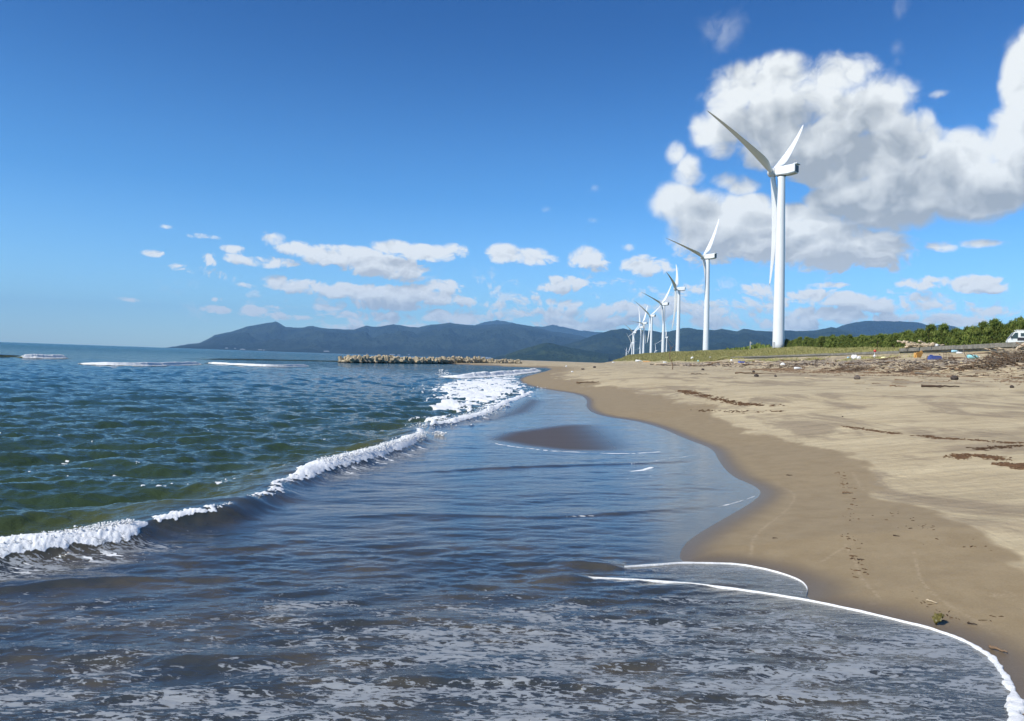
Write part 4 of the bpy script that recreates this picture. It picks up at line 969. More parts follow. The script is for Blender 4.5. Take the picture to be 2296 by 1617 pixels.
# ================================================================== white van behind the wall
def van():
    x, y = 44.3 + K * 87, 87.0
    u = ray(2258, 760); y = 87.0; x = u[0] / u[1] * y
    z = 7.33 - 2.12
    r = thing('parked_van', 'small white van with roof rack parked behind the seawall', 'van', (x, y, z), math.radians(-24))
    pw = simple('van_paint', (.74, .75, .72), .3, .02, .5); gl = simple('van_glass', (.02, .03, .035), .06, .05, 1, spec=.8); tr = simple('van_trim', (.035, .03, .035), .4, .1, 2); rb = simple('rubber', (.02, .02, .02), .8, .1, 3)
    prof = [(0, .35), (0, .88), (.10, .98), (.62, 1.74), (.86, 1.86), (3.15, 1.88), (3.32, 1.80), (3.38, .95), (3.38, .35)]
    mb = MB(); mb.prism(prof, -.72, .72); body = mb.build('body', pw, r, bevel=.06)
    mb = MB(); mb.prism([(.22, 1.08), (.66, 1.68), (.93, 1.68), (.93, 1.02), (.30, 1.02)], -.735, .735); mb.build('front_side_window', gl, r)
    for a_, b_ in ((1.16, 1.62), (1.68, 2.35), (2.42, 3.12)):
        mb = MB(); mb.box(((a_ + b_) / 2, 0, 1.46), (b_ - a_, 1.466, .42)); mb.build('side_window', gl, r, bevel=.02)
    mb = MB(); mb.box((.33, 0, 1.37), (.04, 1.2, .74), Matrix.Rotation(math.radians(34), 3, 'Y')); mb.build('windscreen', gl, r)
    mb = MB(); mb.box((2.02, 0, .98), (2.3, 1.462, .36)); mb.build('lower_panel', tr, r)
    for yy_ in (-.5, .5):
        mb = MB(); mb.box((-.02, yy_, .72), (.08, .26, .16)); mb.build('headlight', simple('lamp_glass', (.7, .7, .68), .1), r, bevel=.02)
    rk = MB()
    for yy_ in (-.62, .62):
        rk.tube([(.75, yy_, 1.98), (3.1, yy_, 1.98)], [.025] * 2, 6)
        for xx_ in (.9, 1.7, 2.5, 3.0): rk.tube([(xx_, yy_, 1.82), (xx_, yy_, 1.98)], [.02] * 2, 6)
    for xx_ in (.9, 1.7, 2.5, 3.0): rk.tube([(xx_, -.62, 1.98), (xx_, .62, 1.98)], [.02] * 2, 6)
    rk.build('roof_rack', pw, r)
    mb = MB(); mb.box((.28, -.86, 1.18), (.08, .16, .24)); mb.build('mirror', tr, r, bevel=.02)
    for xx_ in (.62, 2.75):
        for yy_ in (-.66, .66):
            mb = MB(); mb.tube([(xx_, yy_ - .09, .3), (xx_, yy_ + .09, .3)], [.29, .29], 20); w_ = mb.build('wheel', rb, r)
            mb = MB(); mb.tube([(xx_, yy_ - .1, .3), (xx_, yy_ + .1, .3)], [.17, .17], 14); mb.build('rim', M_lgrey, w_)
van()

# ================================================================== driftwood
def wood(name, a, bb):
    m, t, b = material(name); n = t.noise(t.v('MULTIPLY', t.obj(), (1.2, 14, 14)), 2.0, 5, .65)
    oi = t.n.new('ShaderNodeObjectInfo').outputs['Random']; k = t.mr(oi, 0, 1, .7, 1.25, False)
    t.set(b.inputs['Base Color'], t.v('MULTIPLY', t.mix(t.mr(n, .3, .7), a + (1,), bb + (1,)), t.xyz(k, k, k))); b.inputs['Roughness'].default_value = .85
    b.inputs['Specular IOR Level'].default_value = .2
    t.set(b.inputs['Normal'], t.bump(n, .5, .01)); return m
W_pale = wood('bleached_wood', (0.36, 0.28, 0.18), (0.58, 0.48, 0.34)); W_br = wood('brown_wood', (0.13, 0.085, 0.05), (0.27, 0.18, 0.11)); W_gr = wood('grey_wood', (0.14, 0.115, 0.09), (0.30, 0.26, 0.21)); W_dk = wood('dark_wood', (0.045, 0.030, 0.022), (0.10, 0.068, 0.045))
def stick_mesh(L_, r, bend, seed, mat, forks=1, name='driftwood', n=9, taper=.35):
    R = random.Random(seed); mb = MB(); p = [(-L_ / 2 + L_ * i / (n - 1), bend * L_ * math.sin(PI * i / (n - 1)) * .5 + R.uniform(-.3, .3) * r, r + R.uniform(-.3, .5) * r + .02 * L_ * R.random()) for i in range(n)]
    mb.tube(p, [r * (1 - (1 - taper) * i / (n - 1)) * R.uniform(.85, 1.12) for i in range(n)], 7)
    for _ in range(forks):
        i = R.randrange(2, n - 2); a = R.choice((-1, 1)) * R.uniform(.5, 1.1); l = L_ * R.uniform(.14, .34); q = p[i]
        mb.tube([q, (q[0] + l * .5 * math.cos(a), q[1] + l * .5 * math.sin(a), q[2] + l * R.uniform(0, .12)), (q[0] + l * math.cos(a * 1.2), q[1] + l * math.sin(a * 1.2), q[2] + l * R.uniform(0, .45))], [r * .6, r * .42, r * .2], 6)
    return mb.mesh(name, mat, True)
STK = [stick_mesh(1.0, rr_, bb_, 50 + i, mm_, ff_) for i, (rr_, bb_, mm_, ff_) in enumerate([(.038, .15, W_pale, 1), (.030, .3, W_br, 1), (.042, .08, W_gr, 0), (.025, .4, W_gr, 2), (.05, .1, W_br, 1), (.034, .2, W_pale, 2), (.03, .2, W_dk, 2), (.06, .05, W_pale, 0)])]
def on_sand(name, me, x, y, rz, sc_=1.0, dz=0.0, label=None, cat=None, group=None, tilt=(0, 0)):
    o = link(name, me, None, (x, y, hz_at(x, y) + dz)); o.rotation_euler = (tilt[0], tilt[1], rz); o.scale = (sc_,) * 3 if not hasattr(sc_, '__len__') else sc_
    return tag(o, label, cat, group)
R = np.random.RandomState(77)
LB = ['bleached driftwood stick', 'curved brown driftwood stick', 'grey weathered driftwood stick', 'thin bent grey branch', 'short brown driftwood branch', 'pale forked driftwood stick', 'dark forked twig', 'thick bleached driftwood piece']
cnt = 0
def scatter(n, ysam, csam, zone, smin_, smax, flat=1.2):
    global cnt
    yy = ysam(n); cc = csam(yy)
    for y, c in zip(yy, cc):
        k = R.randint(8); s_ = R.uniform(smin_, smax) * (1 + y / 260)
        along = R.normal(-.15, .5)
        on_sand('driftwood_stick', STK[k], c + K * y, y, along, s_, .0, LB[k] + ' ' + zone, 'driftwood', 'driftwood sticks ' + zone + ', ' + LB[k].split()[0] + ' kind ' + 'abcdefgh'[k] if False else LB[k] + 's ' + zone, (R.uniform(-.1, .1), R.uniform(-.12, .06))); cnt += 1
scatter(96, lambda n: 50 + 120 * R.rand(n), lambda y: 32.2 + 1.5 * R.randn(len(y)), 'in the main debris band below the seawall', .9, 2.2)
scatter(52, lambda n: 170 + 190 * R.rand(n) ** 1.2, lambda y: 31.5 + 1.8 * R.randn(len(y)) - 20 * sst(200, 420, y), 'in the far debris band before the dune grass', 1.2, 2.8)
scatter(54, lambda n: 36 + 70 * R.rand(n), lambda y: 25.5 + 1.9 * R.randn(len(y)), 'in the looser line of drift on the open sand', .5, 1.5)
scatter(26, lambda n: 24 + 60 * R.rand(n), lambda y: 18 + 3.0 * R.randn(len(y)), 'scattered low on the dry sand', .2, .6)
# heaps: the largest sticks one by one
def heap(px, py, n, rad_, hgt, zone, slim=.8, smax=2.4):
    h = hit(px, py)
    for i in range(n):
        k = R.randint(8); a = R.rand() * 6.28; q = rad_ * R.rand() ** .7; x, y = h[0] + q * math.cos(a) * 1.5, h[1] + q * math.sin(a)
        on_sand('driftwood_stick', STK[k], x, y, R.rand() * 3.14, R.uniform(slim, smax), hgt * R.rand() * (1 - q / rad_ * .8), LB[k] + ' ' + zone, 'driftwood', LB[k] + 's ' + zone, (R.uniform(-.2, .2), R.uniform(-.65, .25)))
heap(2232, 817, 44, 2.3, 1.5, 'in the big tangled heap at the right edge')
heap(2282, 816, 30, 2.2, 1.9, 'in the big tangled heap at the right edge')
heap(2112, 815, 8, 1.6, .5, 'in the small tangle beside the blue container')
heap(2050, 832, 9, 1.3, .4, 'in the low twig heap on the open sand', .5, 1.4)
heap(1918, 832, 8, 1.1, .4, 'in the twig knot near the round stone', .4, 1.2)
# fine litter: nobody could count it
def litter(name, label, N_, ys, cs, l0, l1, mat, seed, r=.012, hz_=.12):
    R = np.random.RandomState(seed); yy = ys(R, N_); cc = cs(R, yy); xx = cc + K * yy
    k = fbm(xx / 2.5, yy / 5, 3, seed) > .42; xx, yy = xx[k], yy[k]; n = len(xx); zz = height(xx, yy)
    L_ = (l0 + (l1 - l0) * R.rand(n) ** 2) * (1 + yy / 150); a = R.rand(n) * PI; dz = R.randn(n) * .12
    d = np.stack([np.cos(a), np.sin(a) * .6, dz], 1); s_ = np.stack([-np.sin(a), np.cos(a), 0 * a], 1); rr = (r * (1 + yy / 60))[:, None]; c = np.stack([xx, yy, zz + .01 + hz_ * R.rand(n) ** 3], 1)
    e1 = c - d * L_[:, None] / 2; e2 = c + d * L_[:, None] / 2; up = np.array([0, 0, 1.0])
    V = np.stack([e1 - s_ * rr, e1 + s_ * rr, e1 + up * rr * 1.6, e2 - s_ * rr * .6, e2 + s_ * rr * .6, e2 + up * rr], 1).reshape(-1, 3)
    b_ = np.arange(n)[:, None] * 6; F = np.concatenate([b_ + np.array([q]) for q in ((0, 3, 5), (0, 5, 2), (2, 5, 4), (2, 4, 1), (0, 2, 1), (3, 4, 5))])
    tag(link(name, mesh_np(name, V, F, mat, smooth=False)), label, kind='stuff')
litter('wood_litter', 'grey brown twig litter packed in the debris band', 12000, lambda R, n: 44 + 330 * R.rand(n) ** 1.3, lambda R, y: 32 + 1.6 * R.randn(len(y)) - 16 * sst(200, 420, y), .15, .9, W_gr, 41, .016, .25)
litter('wood_litter', 'bleached splinters in the debris band', 7000, lambda R, n: 44 + 330 * R.rand(n) ** 1.3, lambda R, y: 31.8 + 1.7 * R.randn(len(y)) - 16 * sst(200, 420, y), .12, .7, W_pale, 42, .018, .2)
litter('wood_litter', 'dark twigs strewn through the debris band', 3500, lambda R, n: 44 + 330 * R.rand(n) ** 1.3, lambda R, y: 31 + 2.2 * R.randn(len(y)) - 16 * sst(200, 420, y), .15, .9, W_dk, 44, .02, .2)
litter('wood_litter', 'twig crumbs on the open sand', 5200, lambda R, n: 22 + 110 * R.rand(n), lambda R, y: 24.5 + 3.0 * R.randn(len(y)), .06, .5, W_br, 43, .012, .03)
def brush(pts, label, seed):
    R = np.random.RandomState(seed); VV = []
    for px, py, rad_, hgt, n in pts:
        h = hit(px, py); a = R.rand(n) * 6.28; q = rad_ * R.rand(n) ** .6; x = h[0] + 1.5 * q * np.cos(a); y = h[1] + q * np.sin(a); z = height(x, y) + hgt * R.rand(n) * (1 - q / rad_ * .85)
        c = np.stack([x, y, z], 1); d = R.randn(n, 3) * np.array([1, .6, .55]); d /= np.linalg.norm(d, axis=1)[:, None]; l = (.2 + .9 * R.rand(n) ** 2)[:, None] * hgt ** .3; s_ = np.cross(d, R.randn(n, 3)); s_ /= np.linalg.norm(s_, axis=1)[:, None]; w_ = .016 + .012 * R.rand(n, 1)
        s2 = np.cross(d, s_); e = c + d * l
        e[:, 2] = np.maximum(e[:, 2], c[:, 2] - .1)
        VV.append(np.stack([c - s_ * w_, c + s_ * w_, c + s2 * w_ * 1.5, e], 1).reshape(-1, 3))
    V = np.vstack(VV); b_ = np.arange(len(V) // 4)[:, None] * 4; F = np.concatenate([b_ + np.array([q]) for q in ((0, 1, 3), (1, 2, 3), (2, 0, 3))])
    tag(link('brushwood', mesh_np('brushwood', V, F, W_br if seed % 2 else W_gr, smooth=False)), label, kind='stuff')
brush([(2232, 818, 2.0, 1.0, 1100), (2282, 818, 1.8, 1.2, 900), (2112, 816, 1.3, .5, 450), (2050, 832, 1.3, .45, 600), (1918, 832, 1.1, .45, 500), (1885, 830, .9, .35, 300), (1800, 812, 3.0, .5, 700), (1960, 812, 2.5, .4, 600)], 'dark twigs matted inside the driftwood heaps', 1)
brush([(2240, 817, 2.0, 1.0, 900), (2285, 817, 1.8, 1.2, 700), (2112, 816, 1.5, .5, 400), (2050, 832, 1.3, .45, 400), (1918, 832, 1.1, .45, 300), (1700, 810, 3.5, .5, 500)], 'grey twigs matted inside the driftwood heaps', 2)
# wrack line: strings of brown weed along traced runs
weed = wood('dried_seaweed', (0.060, 0.034, 0.018), (0.135, 0.075, 0.038))
def wrack(pts, n, wid, size, seed, label):
    R = np.random.RandomState(seed); L = resample(smooth_line([hit(*p)[:2] for p in pts], 2), 500); VV = []; FF = []; nb_ = 0
    u = (R.rand(n) * 499).astype(int); gate = fbm(u / 15.0, u * 0.0, 4, seed, .65) > .40 + .22 * R.rand(n)
    for i in u[gate]:
        p = L[i] + R.randn(2) * wid * np.array([.6, 1.0]); z = hz_at(*p) if False else None
        VV.append((p[0], p[1], size * (.5 + R.rand())))
    P_ = np.array(VV); zz = height(P_[:, 0], P_[:, 1]); V = []; F = []
    for (x, y, s_), z in zip(P_, zz):
        a = R.rand() * 6.28; el = 1 + 2.2 * R.rand(); c_, sn = math.cos(a), math.sin(a)
        v = IV * np.array([s_ * el, s_ * .55, s_ * .45]) * (.6 + .7 * R.rand(12, 1)); V.append(np.stack([v[:, 0] * c_ - v[:, 1] * sn + x, v[:, 0] * sn + v[:, 1] * c_ + y, v[:, 2] + z + s_ * .12], 1)); F.append(IF + nb_); nb_ += 12
    tag(link('seaweed_line', mesh_np('seaweed_line', np.vstack(V), np.vstack(F), weed, smooth=False)), label, kind='stuff')
wrack([(1530,876),(1570,886),(1620,900),(1680,908),(1770,912)], 1500, .25, .040, 1, 'dark seaweed line on the upper sand by the middle')
wrack([(1890,957),(1990,970),(2080,980),(2140,985),(2220,990),(2296,995)], 1300, .10, .020, 2, 'long thin seaweed line running to the right edge')
wrack([(1560,920),(1700,925),(1760,922)], 260, .2, .03, 3, 'faint broken weed line')
wrack([(2140,1028),(2180,1020),(2240,1030)], 700, .14, .022, 4, 'clump of brown seaweed on the right')
wrack([(2240,1042),(2275,1040),(2300,1052)], 700, .12, .022, 5, 'seaweed clump cut by the right edge')
wrack([(1880,1055),(1900,1075),(1898,1100),(1915,1130),(1905,1200),(1920,1290)], 240, .07, .011, 6, 'crumbs of weed down the damp sand')
wrack([(2190,1008),(2290,1000)], 300, .1, .02, 7, 'weed scraps above the clump')
wrack([(2060,1340),(2100,1370),(2160,1395),(2240,1385)], 55, .05, .008, 8, 'dark bits beside the swash edge')
wrack([(2010,1150),(2060,1200),(2110,1190),(2160,1230)], 50, .25, .010, 9, 'sparse dark bits on the damp sand')

# logs stacked on the wall
lg = [(1.9, .13, .02), (1.6, .11, .1), (2.2, .12, .0), (1.3, .15, .15), (1.7, .09, .3)]
LOGS = [stick_mesh(L_, r_, b_, 700 + i, W_pale, 1 if i % 2 else 0, 'driftwood_log', 9, .7) for i, (L_, r_, b_) in enumerate(lg)]
R = np.random.RandomState(5)
def along_wall(px):                                   # a point over the coping, by its place along the wall
    u = ray(px, 770); y = 41.3 / (u[0] / u[1] - K); return np.array([u[0] / u[1] * y, y])
for i in range(34):
    f = i / 33.0; f2 = R.rand(); px = 2024 + 78 * f2 ** 1.4
    p = along_wall(px); lay = int((1 - (px - 2024) / 78) * 4.2 * R.rand() + .2); z = 5.62 + .05 + lay * .20
    o = link('driftwood_log', LOGS[i % 5], None, (p[0] + R.uniform(-.05, .35), p[1] + R.uniform(-.2, .2), z)); o.rotation_euler = (R.uniform(-.15, .15), R.uniform(-.28, .28), R.uniform(-.6, .6)); o.scale = (R.uniform(.6, 1.1), 1.15, 1.15)
    tag(o, 'bleached driftwood log in the pile lying on top of the seawall', 'driftwood log', 'bleached logs piled on the seawall')
# ------------- single pieces that stand out (places read in the photograph, sizes from their distance)
def piece(px, py, L_px, r, bend, mat, label, rz=0.0, forks=1, seed=0, tilt=0.0, name='driftwood', cat='driftwood'):
    h = hit(px, py); sc1 = np.linalg.norm(h[:2]) / F0; L_ = L_px * sc1
    me = stick_mesh(L_, r * L_, bend, 1000 + seed, mat, forks, name); u = ray(px, py); az = math.atan2(u[0], u[1])
    o = link(name, me, None, tuple(h)); o.rotation_euler = (0, -tilt, rz - az); return tag(o, label, cat)
piece(2108, 871, 66, .045, .03, W_dk, 'thick dark driftwood log lying level on the open sand', 0.0, 1, 1)
piece(1824, 850, 36, .03, -.2, W_pale, 'pale gently bent stick lying left of the round stone', -.15, 0, 2)
piece(1952, 830, 28, .06, .2, W_br, 'dark curved branch rising above the open sand', .1, 1, 3, .5)
piece(1318, 860, 50, .04, .1, W_br, 'long brown driftwood branch on the wet sand near the swash', .12, 1, 4, .08)
piece(2022, 854, 26, .05, .1, W_br, 'rust brown slab of wood right of the round stone', -.1, 0, 5)
piece(1965, 861, 16, .06, .1, W_br, 'small reddish stick below the round stone', .0, 0, 6)
piece(2020, 861, 34, .018, .02, W_br, 'thin straight brown stick below the rust brown slab', .0, 0, 7)
piece(2110, 857, 60, .015, .05, W_pale, 'long thin pale stick above the dark log', .05, 0, 8)
piece(2014, 868, 30, .05, .3, W_br, 'rough brown branch left of the dark log', .05, 2, 9)
piece(2235, 848, 60, .02, .1, W_pale, 'long pale forked stick near the right edge', .12, 2, 10)
piece(1694, 840, 84, .02, .1, W_br, 'long low branch left of the dark stump', .04, 2, 11)
piece(1570, 840, 40, .02, .3, W_dk, 'flat dark twiggy shape right of the upright stick', .1, 4, 12)  # thin dark forked form laid flat on the sand
piece(1705, 818, 40, .03, .1, W_pale, 'long pale plank like log in the middle debris', 0, 0, 13)
# upright stick
h = hit(1507.5, 828.6); k_ = np.linalg.norm(h[:2]) / F0
mb = MB(); P_ = [(0, 0), (1, 8), (-1, 17), (-6, 27), (-7, 37), (-4, 44), (-4, 50), (-9, 58), (-13, 66)]
mb.tube([(a_ * k_, 0, b_ * k_ - .1) for a_, b_ in P_], [k_ * q for q in (1.0, 1.0, .9, .8, .7, .6, .5, .35, .2)], 7)
mb.tube([(-4 * k_, 0, 46 * k_), (0, -.05, 50 * k_), (5 * k_, 0, 54 * k_)], [k_ * .5, k_ * .4, k_ * .3], 6); mb.tube([(-4 * k_, 0, 44 * k_), (-8 * k_, .05, 49 * k_)], [k_ * .5, k_ * .3], 6)
o = mb.build('upright_branch', W_br, None, True, loc=tuple(h)); tag(o, 'thin crooked branch standing upright in the sand before the turbines', 'branch')
h = hit(2176, 812); k_ = np.linalg.norm(h[:2]) / F0
mb = MB(); mb.tube([(a_ * k_, 0, b_ * k_ - .1) for a_, b_ in ((0, 0), (-6, 8), (-12, 18), (-14, 28), (-12, 36))], [k_ * q for q in (.9, .8, .7, .6, .4)], 7)
tag(mb.build('upright_branch', W_gr, None, True, loc=tuple(h)), 'curved grey branch standing up at the left end of the big heap', 'branch')
h = hit(2240, 806); k_ = np.linalg.norm(h[:2]) / F0
mb = MB(); mb.tube([(a_ * k_, 0, b_ * k_ - .1) for a_, b_ in ((0, 0), (12, 10), (24, 22), (36, 36))], [k_ * q for q in (1.1, .9, .7, .4)], 7); mb.tube([(24 * k_, 0, 22 * k_), (34 * k_, .1, 20 * k_)], [k_ * .6, k_ * .3], 6)
tag(mb.build('upright_branch', W_gr, None, True, loc=tuple(h)), 'slanting grey branch sticking up out of the big heap', 'branch')
# old rusty cage beside the blue container
h = hit(2116, 815); k_ = np.linalg.norm(h[:2]) / F0; mb = MB()
for i in range(7): mb.tube([(i * 3 * k_, 0, 0), (i * 3 * k_, .05, 22 * k_ - .01 * i * i), (i * 3 * k_ + .1, .5, 21 * k_)], [.018] * 3, 5)
for j in range(5): mb.tube([(0, 0, (2 + 5 * j) * k_), (18.5 * k_, 0, (2 + 5 * j) * k_ - .02)], [.018] * 2, 5)
tag(mb.build('wire_cage', simple('rust', (.10, .065, .045), .9, .3, 3), None, loc=tuple(h)), 'rusty brown wire cage beside the blue container', 'cage')
# stones
stone = simple('stone', (0.13, 0.105, 0.085), .85, .3, 5, .03); stone2 = simple('dark_stone', (0.055, 0.042, 0.035), .9, .3, 5, .03)
for i, (px, py, w, hh, mt, lb) in enumerate([(1922, 851, 13, 9, stone, 'large rounded brown stone on the open sand'), (1696, 845, 10, 6, stone2, 'dark square stump like stone left of the pale bent stick'), (1739, 845, 6, 4, stone2, 'small dark stone right of the dark stump'),
      (2140, 852, 15, 9, stone2, 'dark broken lump of wood above the thick log'), (2269, 870, 8, 5, stone2, 'dark stone near the right edge of the sand'), (1889, 936, 3.4, 2.4, stone2, 'small black pebble on pale sand in the middle'),
      (1576, 830, 7, 4, stone2, 'dark stone right of the upright stick'), (1690, 835, 6, 4, stone2, 'small dark lump in the middle drift'), (1889, 827, 9, 5, stone, 'brown lump lying in the twig tangle'), (1307, 829, 8, 3, stone2, 'dark flat lump on the far sand'), (1333, 825, 7, 4, stone2, 'second dark lump on the far sand, just right')]):
    h = hit(px, py); k_ = np.linalg.norm(h[:2]) / F0
    mb = MB(); mb.blob((0, 0, hh * k_ * .38), (w * k_ / 2, w * k_ / 2.4, hh * k_ / 2 * 1.1), 14, 10, i, .12); tag(mb.build('stone', mt, None, True, loc=tuple(h)), lb, 'stone')
# ------------- washed-up things
def at_px(px, py): h = hit(px, py); return h, np.linalg.norm(h[:2]) / F0
def plast(name, c, r=.35): return simple(name, c, r, .06, 3)
def bottle(px, py, L_px, mat, label, rz=.3, capc=None):
    h, k_ = at_px(px, py); L_ = L_px * k_; r = L_ * .17; t_ = thing('plastic_bottle', label, 'bottle', tuple(h), rz)
    mb = MB(); mb.tube([(-L_ / 2, 0, r), (-L_ / 2 + .02, 0, r), (L_ * .18, 0, r), (L_ * .34, 0, r), (L_ * .42, 0, r)], [r * .8, r, r, r * .55, r * .36], 14); mb.build('bottle_body', mat, t_, True)
    mb = MB(); mb.tube([(L_ * .42, 0, r), (L_ * .5, 0, r)], [r * .42, r * .42], 10); mb.build('cap', capc or plast('white_plastic', (.75, .75, .73)), t_)
wh = plast('white_plastic', (.75, .75, .73)); teal = plast('teal_plastic', (.28, .60, .62)); blue = plast('blue_plastic', (.05, .10, .42)); lblue = plast('light_blue_plastic', (.35, .60, .75)); orange = plast('orange_plastic', (.62, .34, .10)); yellow = plast('cream_plastic', (.80, .74, .38)); red = plast('red_plastic', (.55, .05, .04))
bottle(2183, 806, 24, teal, 'pale teal bottle lying left of the big driftwood heap', .1)
bottle(2142, 791, 15, lblue, 'light blue bottle on the sand bank under the wall', .15)
bottle(2152, 794, 12, wh, 'white bottle beside the light blue one on the bank', -.2)
bottle(1903, 804, 10, lblue, 'light blue bottle right of white bags in the debris', .8)
bottle(1566, 811, 9, teal, 'white and green bottle in the far debris', 1.1)
bottle(1491, 814.5, 9, wh, 'small white bottle on the sand left of the upright stick', .0)
bottle(1432, 812, 14, wh, 'white bottle lying in the far left debris', .1)
bottle(1789, 829, 16, wh, 'clear whitish bottle low in the middle debris', .2)
bottle(1376, 787 + 27, 7, wh, 'tiny white bottle at the far end of the debris', .3)
def lump(px, py, w, hh, mat, label, name, cat, seed, rough=.22):
    h, k_ = at_px(px, py); mb = MB(); mb.blob((0, 0, hh * k_ * .42), (w * k_ / 2, w * k_ / 3, hh * k_ / 2), 16, 10, seed, rough); tag(mb.build(name, mat, None, True, loc=tuple(h)), label, cat)
lump(1916, 808, 14, 11, wh, 'upright white plastic bag in the debris', 'plastic_bag', 'bag', 3, .3)
lump(1926, 808, 9, 8, wh, 'smaller white bag right of the upright one', 'plastic_bag', 'bag', 4, .3)
lump(1755, 820, 10, 6, wh, 'white crumpled bag low in the debris right of the nearest turbine', 'plastic_bag', 'bag', 5, .3)
lump(1982, 805, 13, 5, yellow, 'cream yellow float lying in the debris', 'fishing_float', 'float', 6, .05)
lump(1552, 806, 6, 6, wh, 'white foam lump in the far debris', 'foam_lump', 'float', 7, .2)
lump(1592, 804, 6, 4, wh, 'white round float on the edge of the dune grass', 'fishing_float', 'float', 8, .1)
lump(2208, 781 - 2 + 0, 1, 1, wh, 'x', 'x', 'x', 1) if False else None
p = along_wall(2100); mb = MB(); mb.blob((0, 0, .2), (.24, .22, .2), 14, 10, 3, .03); tag(mb.build('fishing_float', wh, None, True, loc=(p[0], p[1], 5.62)), 'white round float at the right end of the log pile on the wall', 'float')
lump(1640, 810.5, 5, 5, wh, 'white tub at the foot of the arched hose', 'plastic_tub', 'tub', 9, .08)
lump(1270, 823, 4, 3, wh, 'white scrap on the far wet edge of the sand', 'plastic_scrap', 'litter', 10)
lump(1283, 835, 5, 3, wh, 'white scrap lying on the sand left of centre', 'plastic_scrap', 'litter', 11)
lump(1871, 1052, 9, 5, wh, 'crumpled white scrap beside damp sand at right', 'plastic_scrap', 'litter', 12, .3) if False else None
h, k_ = at_px(2060, 804); t_ = thing('torn_crate', 'torn orange plastic crate leaning in the debris', 'crate', tuple(h), .3)
mb = MB(); mb.box((0, 0, 7 * k_), (16 * k_, .05, 12 * k_), Matrix.Rotation(.5, 3, 'X')); mb.box((-6 * k_, .15, 6 * k_), (.05, .5, 10 * k_)); mb.build('crate_side', orange, t_, bevel=.01)
mb = MB(); mb.box((4 * k_, -.1, 13 * k_), (6 * k_, .04, 5 * k_), Matrix.Rotation(-.4, 3, 'Y')); mb.build('torn_flap', orange, t_)
h, k_ = at_px(2096, 808); t_ = thing('blue_container', 'dented blue plastic container lying beside the rusty cage', 'container', tuple(h), .1)
mb = MB(); mb.box((0, 0, 4.5 * k_), (26 * k_, 12 * k_, 9 * k_), taper=.85); mb.build('container_body', plast('blue_tub', (.06, .09, .27)), t_, bevel=.06)
mb = MB(); mb.box((-9 * k_, -2 * k_, 9.6 * k_), (5 * k_, 4 * k_, 1.4 * k_)); mb.build('container_lid', blue, t_, bevel=.02)
h, k_ = at_px(1662, 816); t_ = thing('blue_crate', 'small open bright blue crate on the sand in the middle debris', 'crate', tuple(h), .2)
mb = MB(); w, d_, hh = 11 * k_, 8 * k_, 5.5 * k_
mb.box((0, 0, .02), (w, d_, .04))
for sx in (-1, 1): mb.box((sx * w / 2, 0, hh / 2), (.04, d_, hh)); mb.box((0, sx * d_ / 2, hh / 2 - .003), (w - .05, .04, hh))
mb.build('crate_body', blue, t_)
mb = MB(); mb.tube([(-w / 2, 0, hh), (-w / 2 - .05, 0, hh * 1.4), (w * .1, 0, hh * 1.5)], [.02] * 3, 6); mb.build('handle', blue, t_)
h, k_ = at_px(1960, 803); t_ = thing('marker_buoy', 'red topped white marker buoy on its pole in the debris', 'buoy', tuple(h), 0)
mb = MB(); mb.tube([(0, 0, 0), (.1, 0, 14 * k_)], [.03, .03], 8); mb.build('buoy_pole', wh, t_)
mb = MB(); mb.blob((.1, 0, 14 * k_), (.22, .2, .18), 12, 8, 3, .1); mb.build('red_float', red, t_, True)
mb = MB(); mb.blob((.05, 0, 4 * k_), (.16, .16, .2), 12, 8, 5, .1); mb.build('white_float', wh, t_, True)
h, k_ = at_px(1700, 800) if False else at_px(1610, 808); mb = MB()
mb.tube([(k_ * a_, 0, k_ * b_) for a_, b_ in ((0, -1), (3, 4), (10, 8), (19, 9), (27, 6), (30, 1), (30.5, -1))], [.035] * 7, 7); tag(mb.build('arched_hose', yellow, None, True, loc=tuple(h)), 'pale hose arching over the debris by the white tub', 'hose')
h, k_ = at_px(1450, 812.5); mb = MB(); mb.box((0, 0, 1.6 * k_), (17 * k_, 5 * k_, 2.6 * k_), taper=.9); tag(mb.build('orange_board', simple('orange_board', (.62, .36, .15), .7, .1, 2), None, bevel=.02, loc=tuple(h)), 'flat orange brown board on the sand in the far debris', 'board')
h, k_ = at_px(2163, 817); mb = MB(); mb.box((0, 0, 1.5 * k_), (17 * k_, 3 * k_, 2 * k_), Matrix.Rotation(.25, 3, 'Y')); tag(mb.build('pale_board', simple('cream_board', (.72, .60, .34), .7, .1, 2), None, bevel=.01, loc=tuple(h)), 'cream coloured board left of the big heap', 'board')
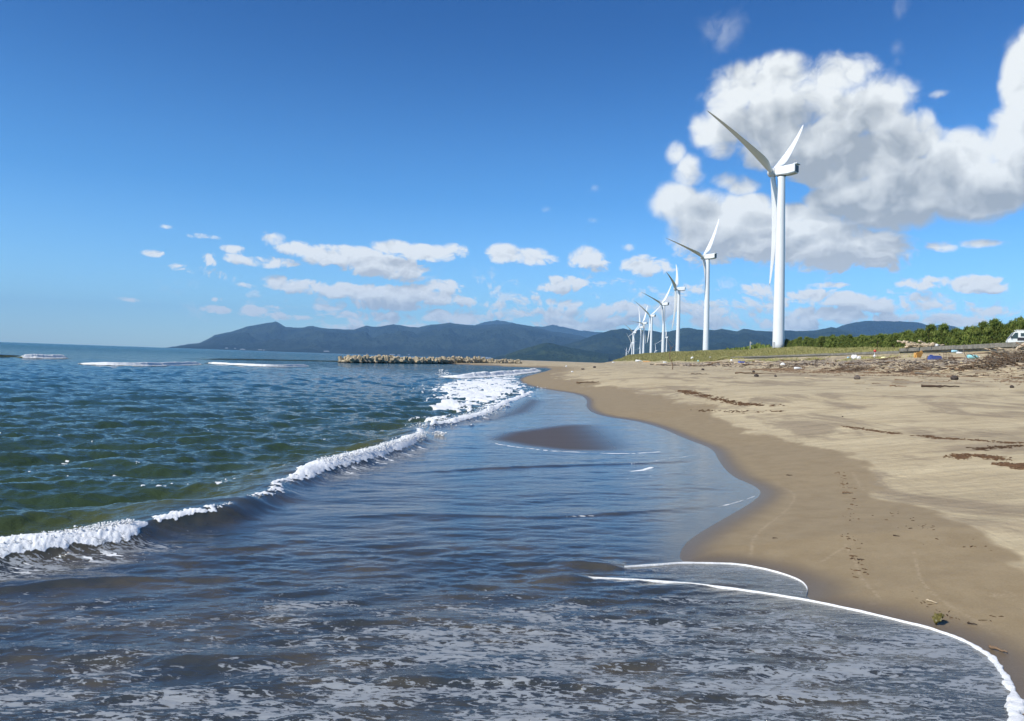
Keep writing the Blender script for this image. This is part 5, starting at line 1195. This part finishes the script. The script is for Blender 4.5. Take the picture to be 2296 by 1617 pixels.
h, k_ = at_px(2290, 795); me_ = stick_mesh(26 * k_, 3.2 * k_, .1, 3, W_pale, 1, 'driftwood_log', 9, .8); o = link('driftwood_log', me_, None, (h[0], h[1], h[2] + .5)); o.rotation_euler = (0, -.6, .2); tag(o, 'thick bleached log slanting up at the right edge heap', 'driftwood log')
# leaf and shells near the viewer
lf = simple('leaf', (0.10, 0.085, 0.02), .5, .4, 60)
h = hit(2107, 1402); V = []; F = []
for i in range(9):
    u = i / 8; w = .042 * math.sin(PI * u) ** .7 * (1 + .2 * math.sin(9 * u)); xx_ = (u - .5) * .11
    for j, s__ in enumerate((-1, -.5, 0, .5, 1)): V.append((xx_, w * s__, .030 * abs(s__) + .035 * math.sin(u * 2.6) + .012 * math.sin(i * 2.1 + j)))
for i in range(8):
    for j in range(4): F.append((i * 5 + j, i * 5 + j + 1, i * 5 + j + 6, i * 5 + j + 5))
mb = MB(); mb.add(V, F); o = mb.build('fallen_leaf', lf, None, True, loc=(h[0], h[1], h[2] + .008)); o.rotation_euler = (0, -.35, .5); tag(o, 'curled olive brown leaf lying by the near swash edge', 'leaf')
sm_ = o.modifiers.new('thickness', 'SOLIDIFY'); sm_.thickness = .002
for i, (px, py, L_, mt, lb, rz) in enumerate([(2089, 1354, 20, W_pale, 'pale wood chip with dark end on the damp sand', -.5), (2238, 1462, 34, W_br, 'thin brown twig close to the foam edge at right', -.6), (2115, 1404 - 8, 14, W_dk, 'tiny dark chip beside the curled leaf', .4), (2180, 1403, 16, W_dk, 'dark chip right of the leaf', .1), (1738, 1203 + 6, 10, W_dk, 'tiny dark chip low on the smooth damp sand', .2),
      (1900, 1108, 20, W_br, 'brown weed stem on the damp slope', .1), (2010, 1134 + 70, 12, W_dk, 'dark chip in the middle of the damp sand', 0), (1930, 1258, 14, W_dk, 'dark chip beside the pale trail', .4), (1770, 1068, 12, W_dk, 'black chip near the point of dry sand', .2)]):
    piece(px, py, L_, .10, .1, mt, lb, rz, 0, 60 + i, 0, 'wood_chip', 'wood chip')
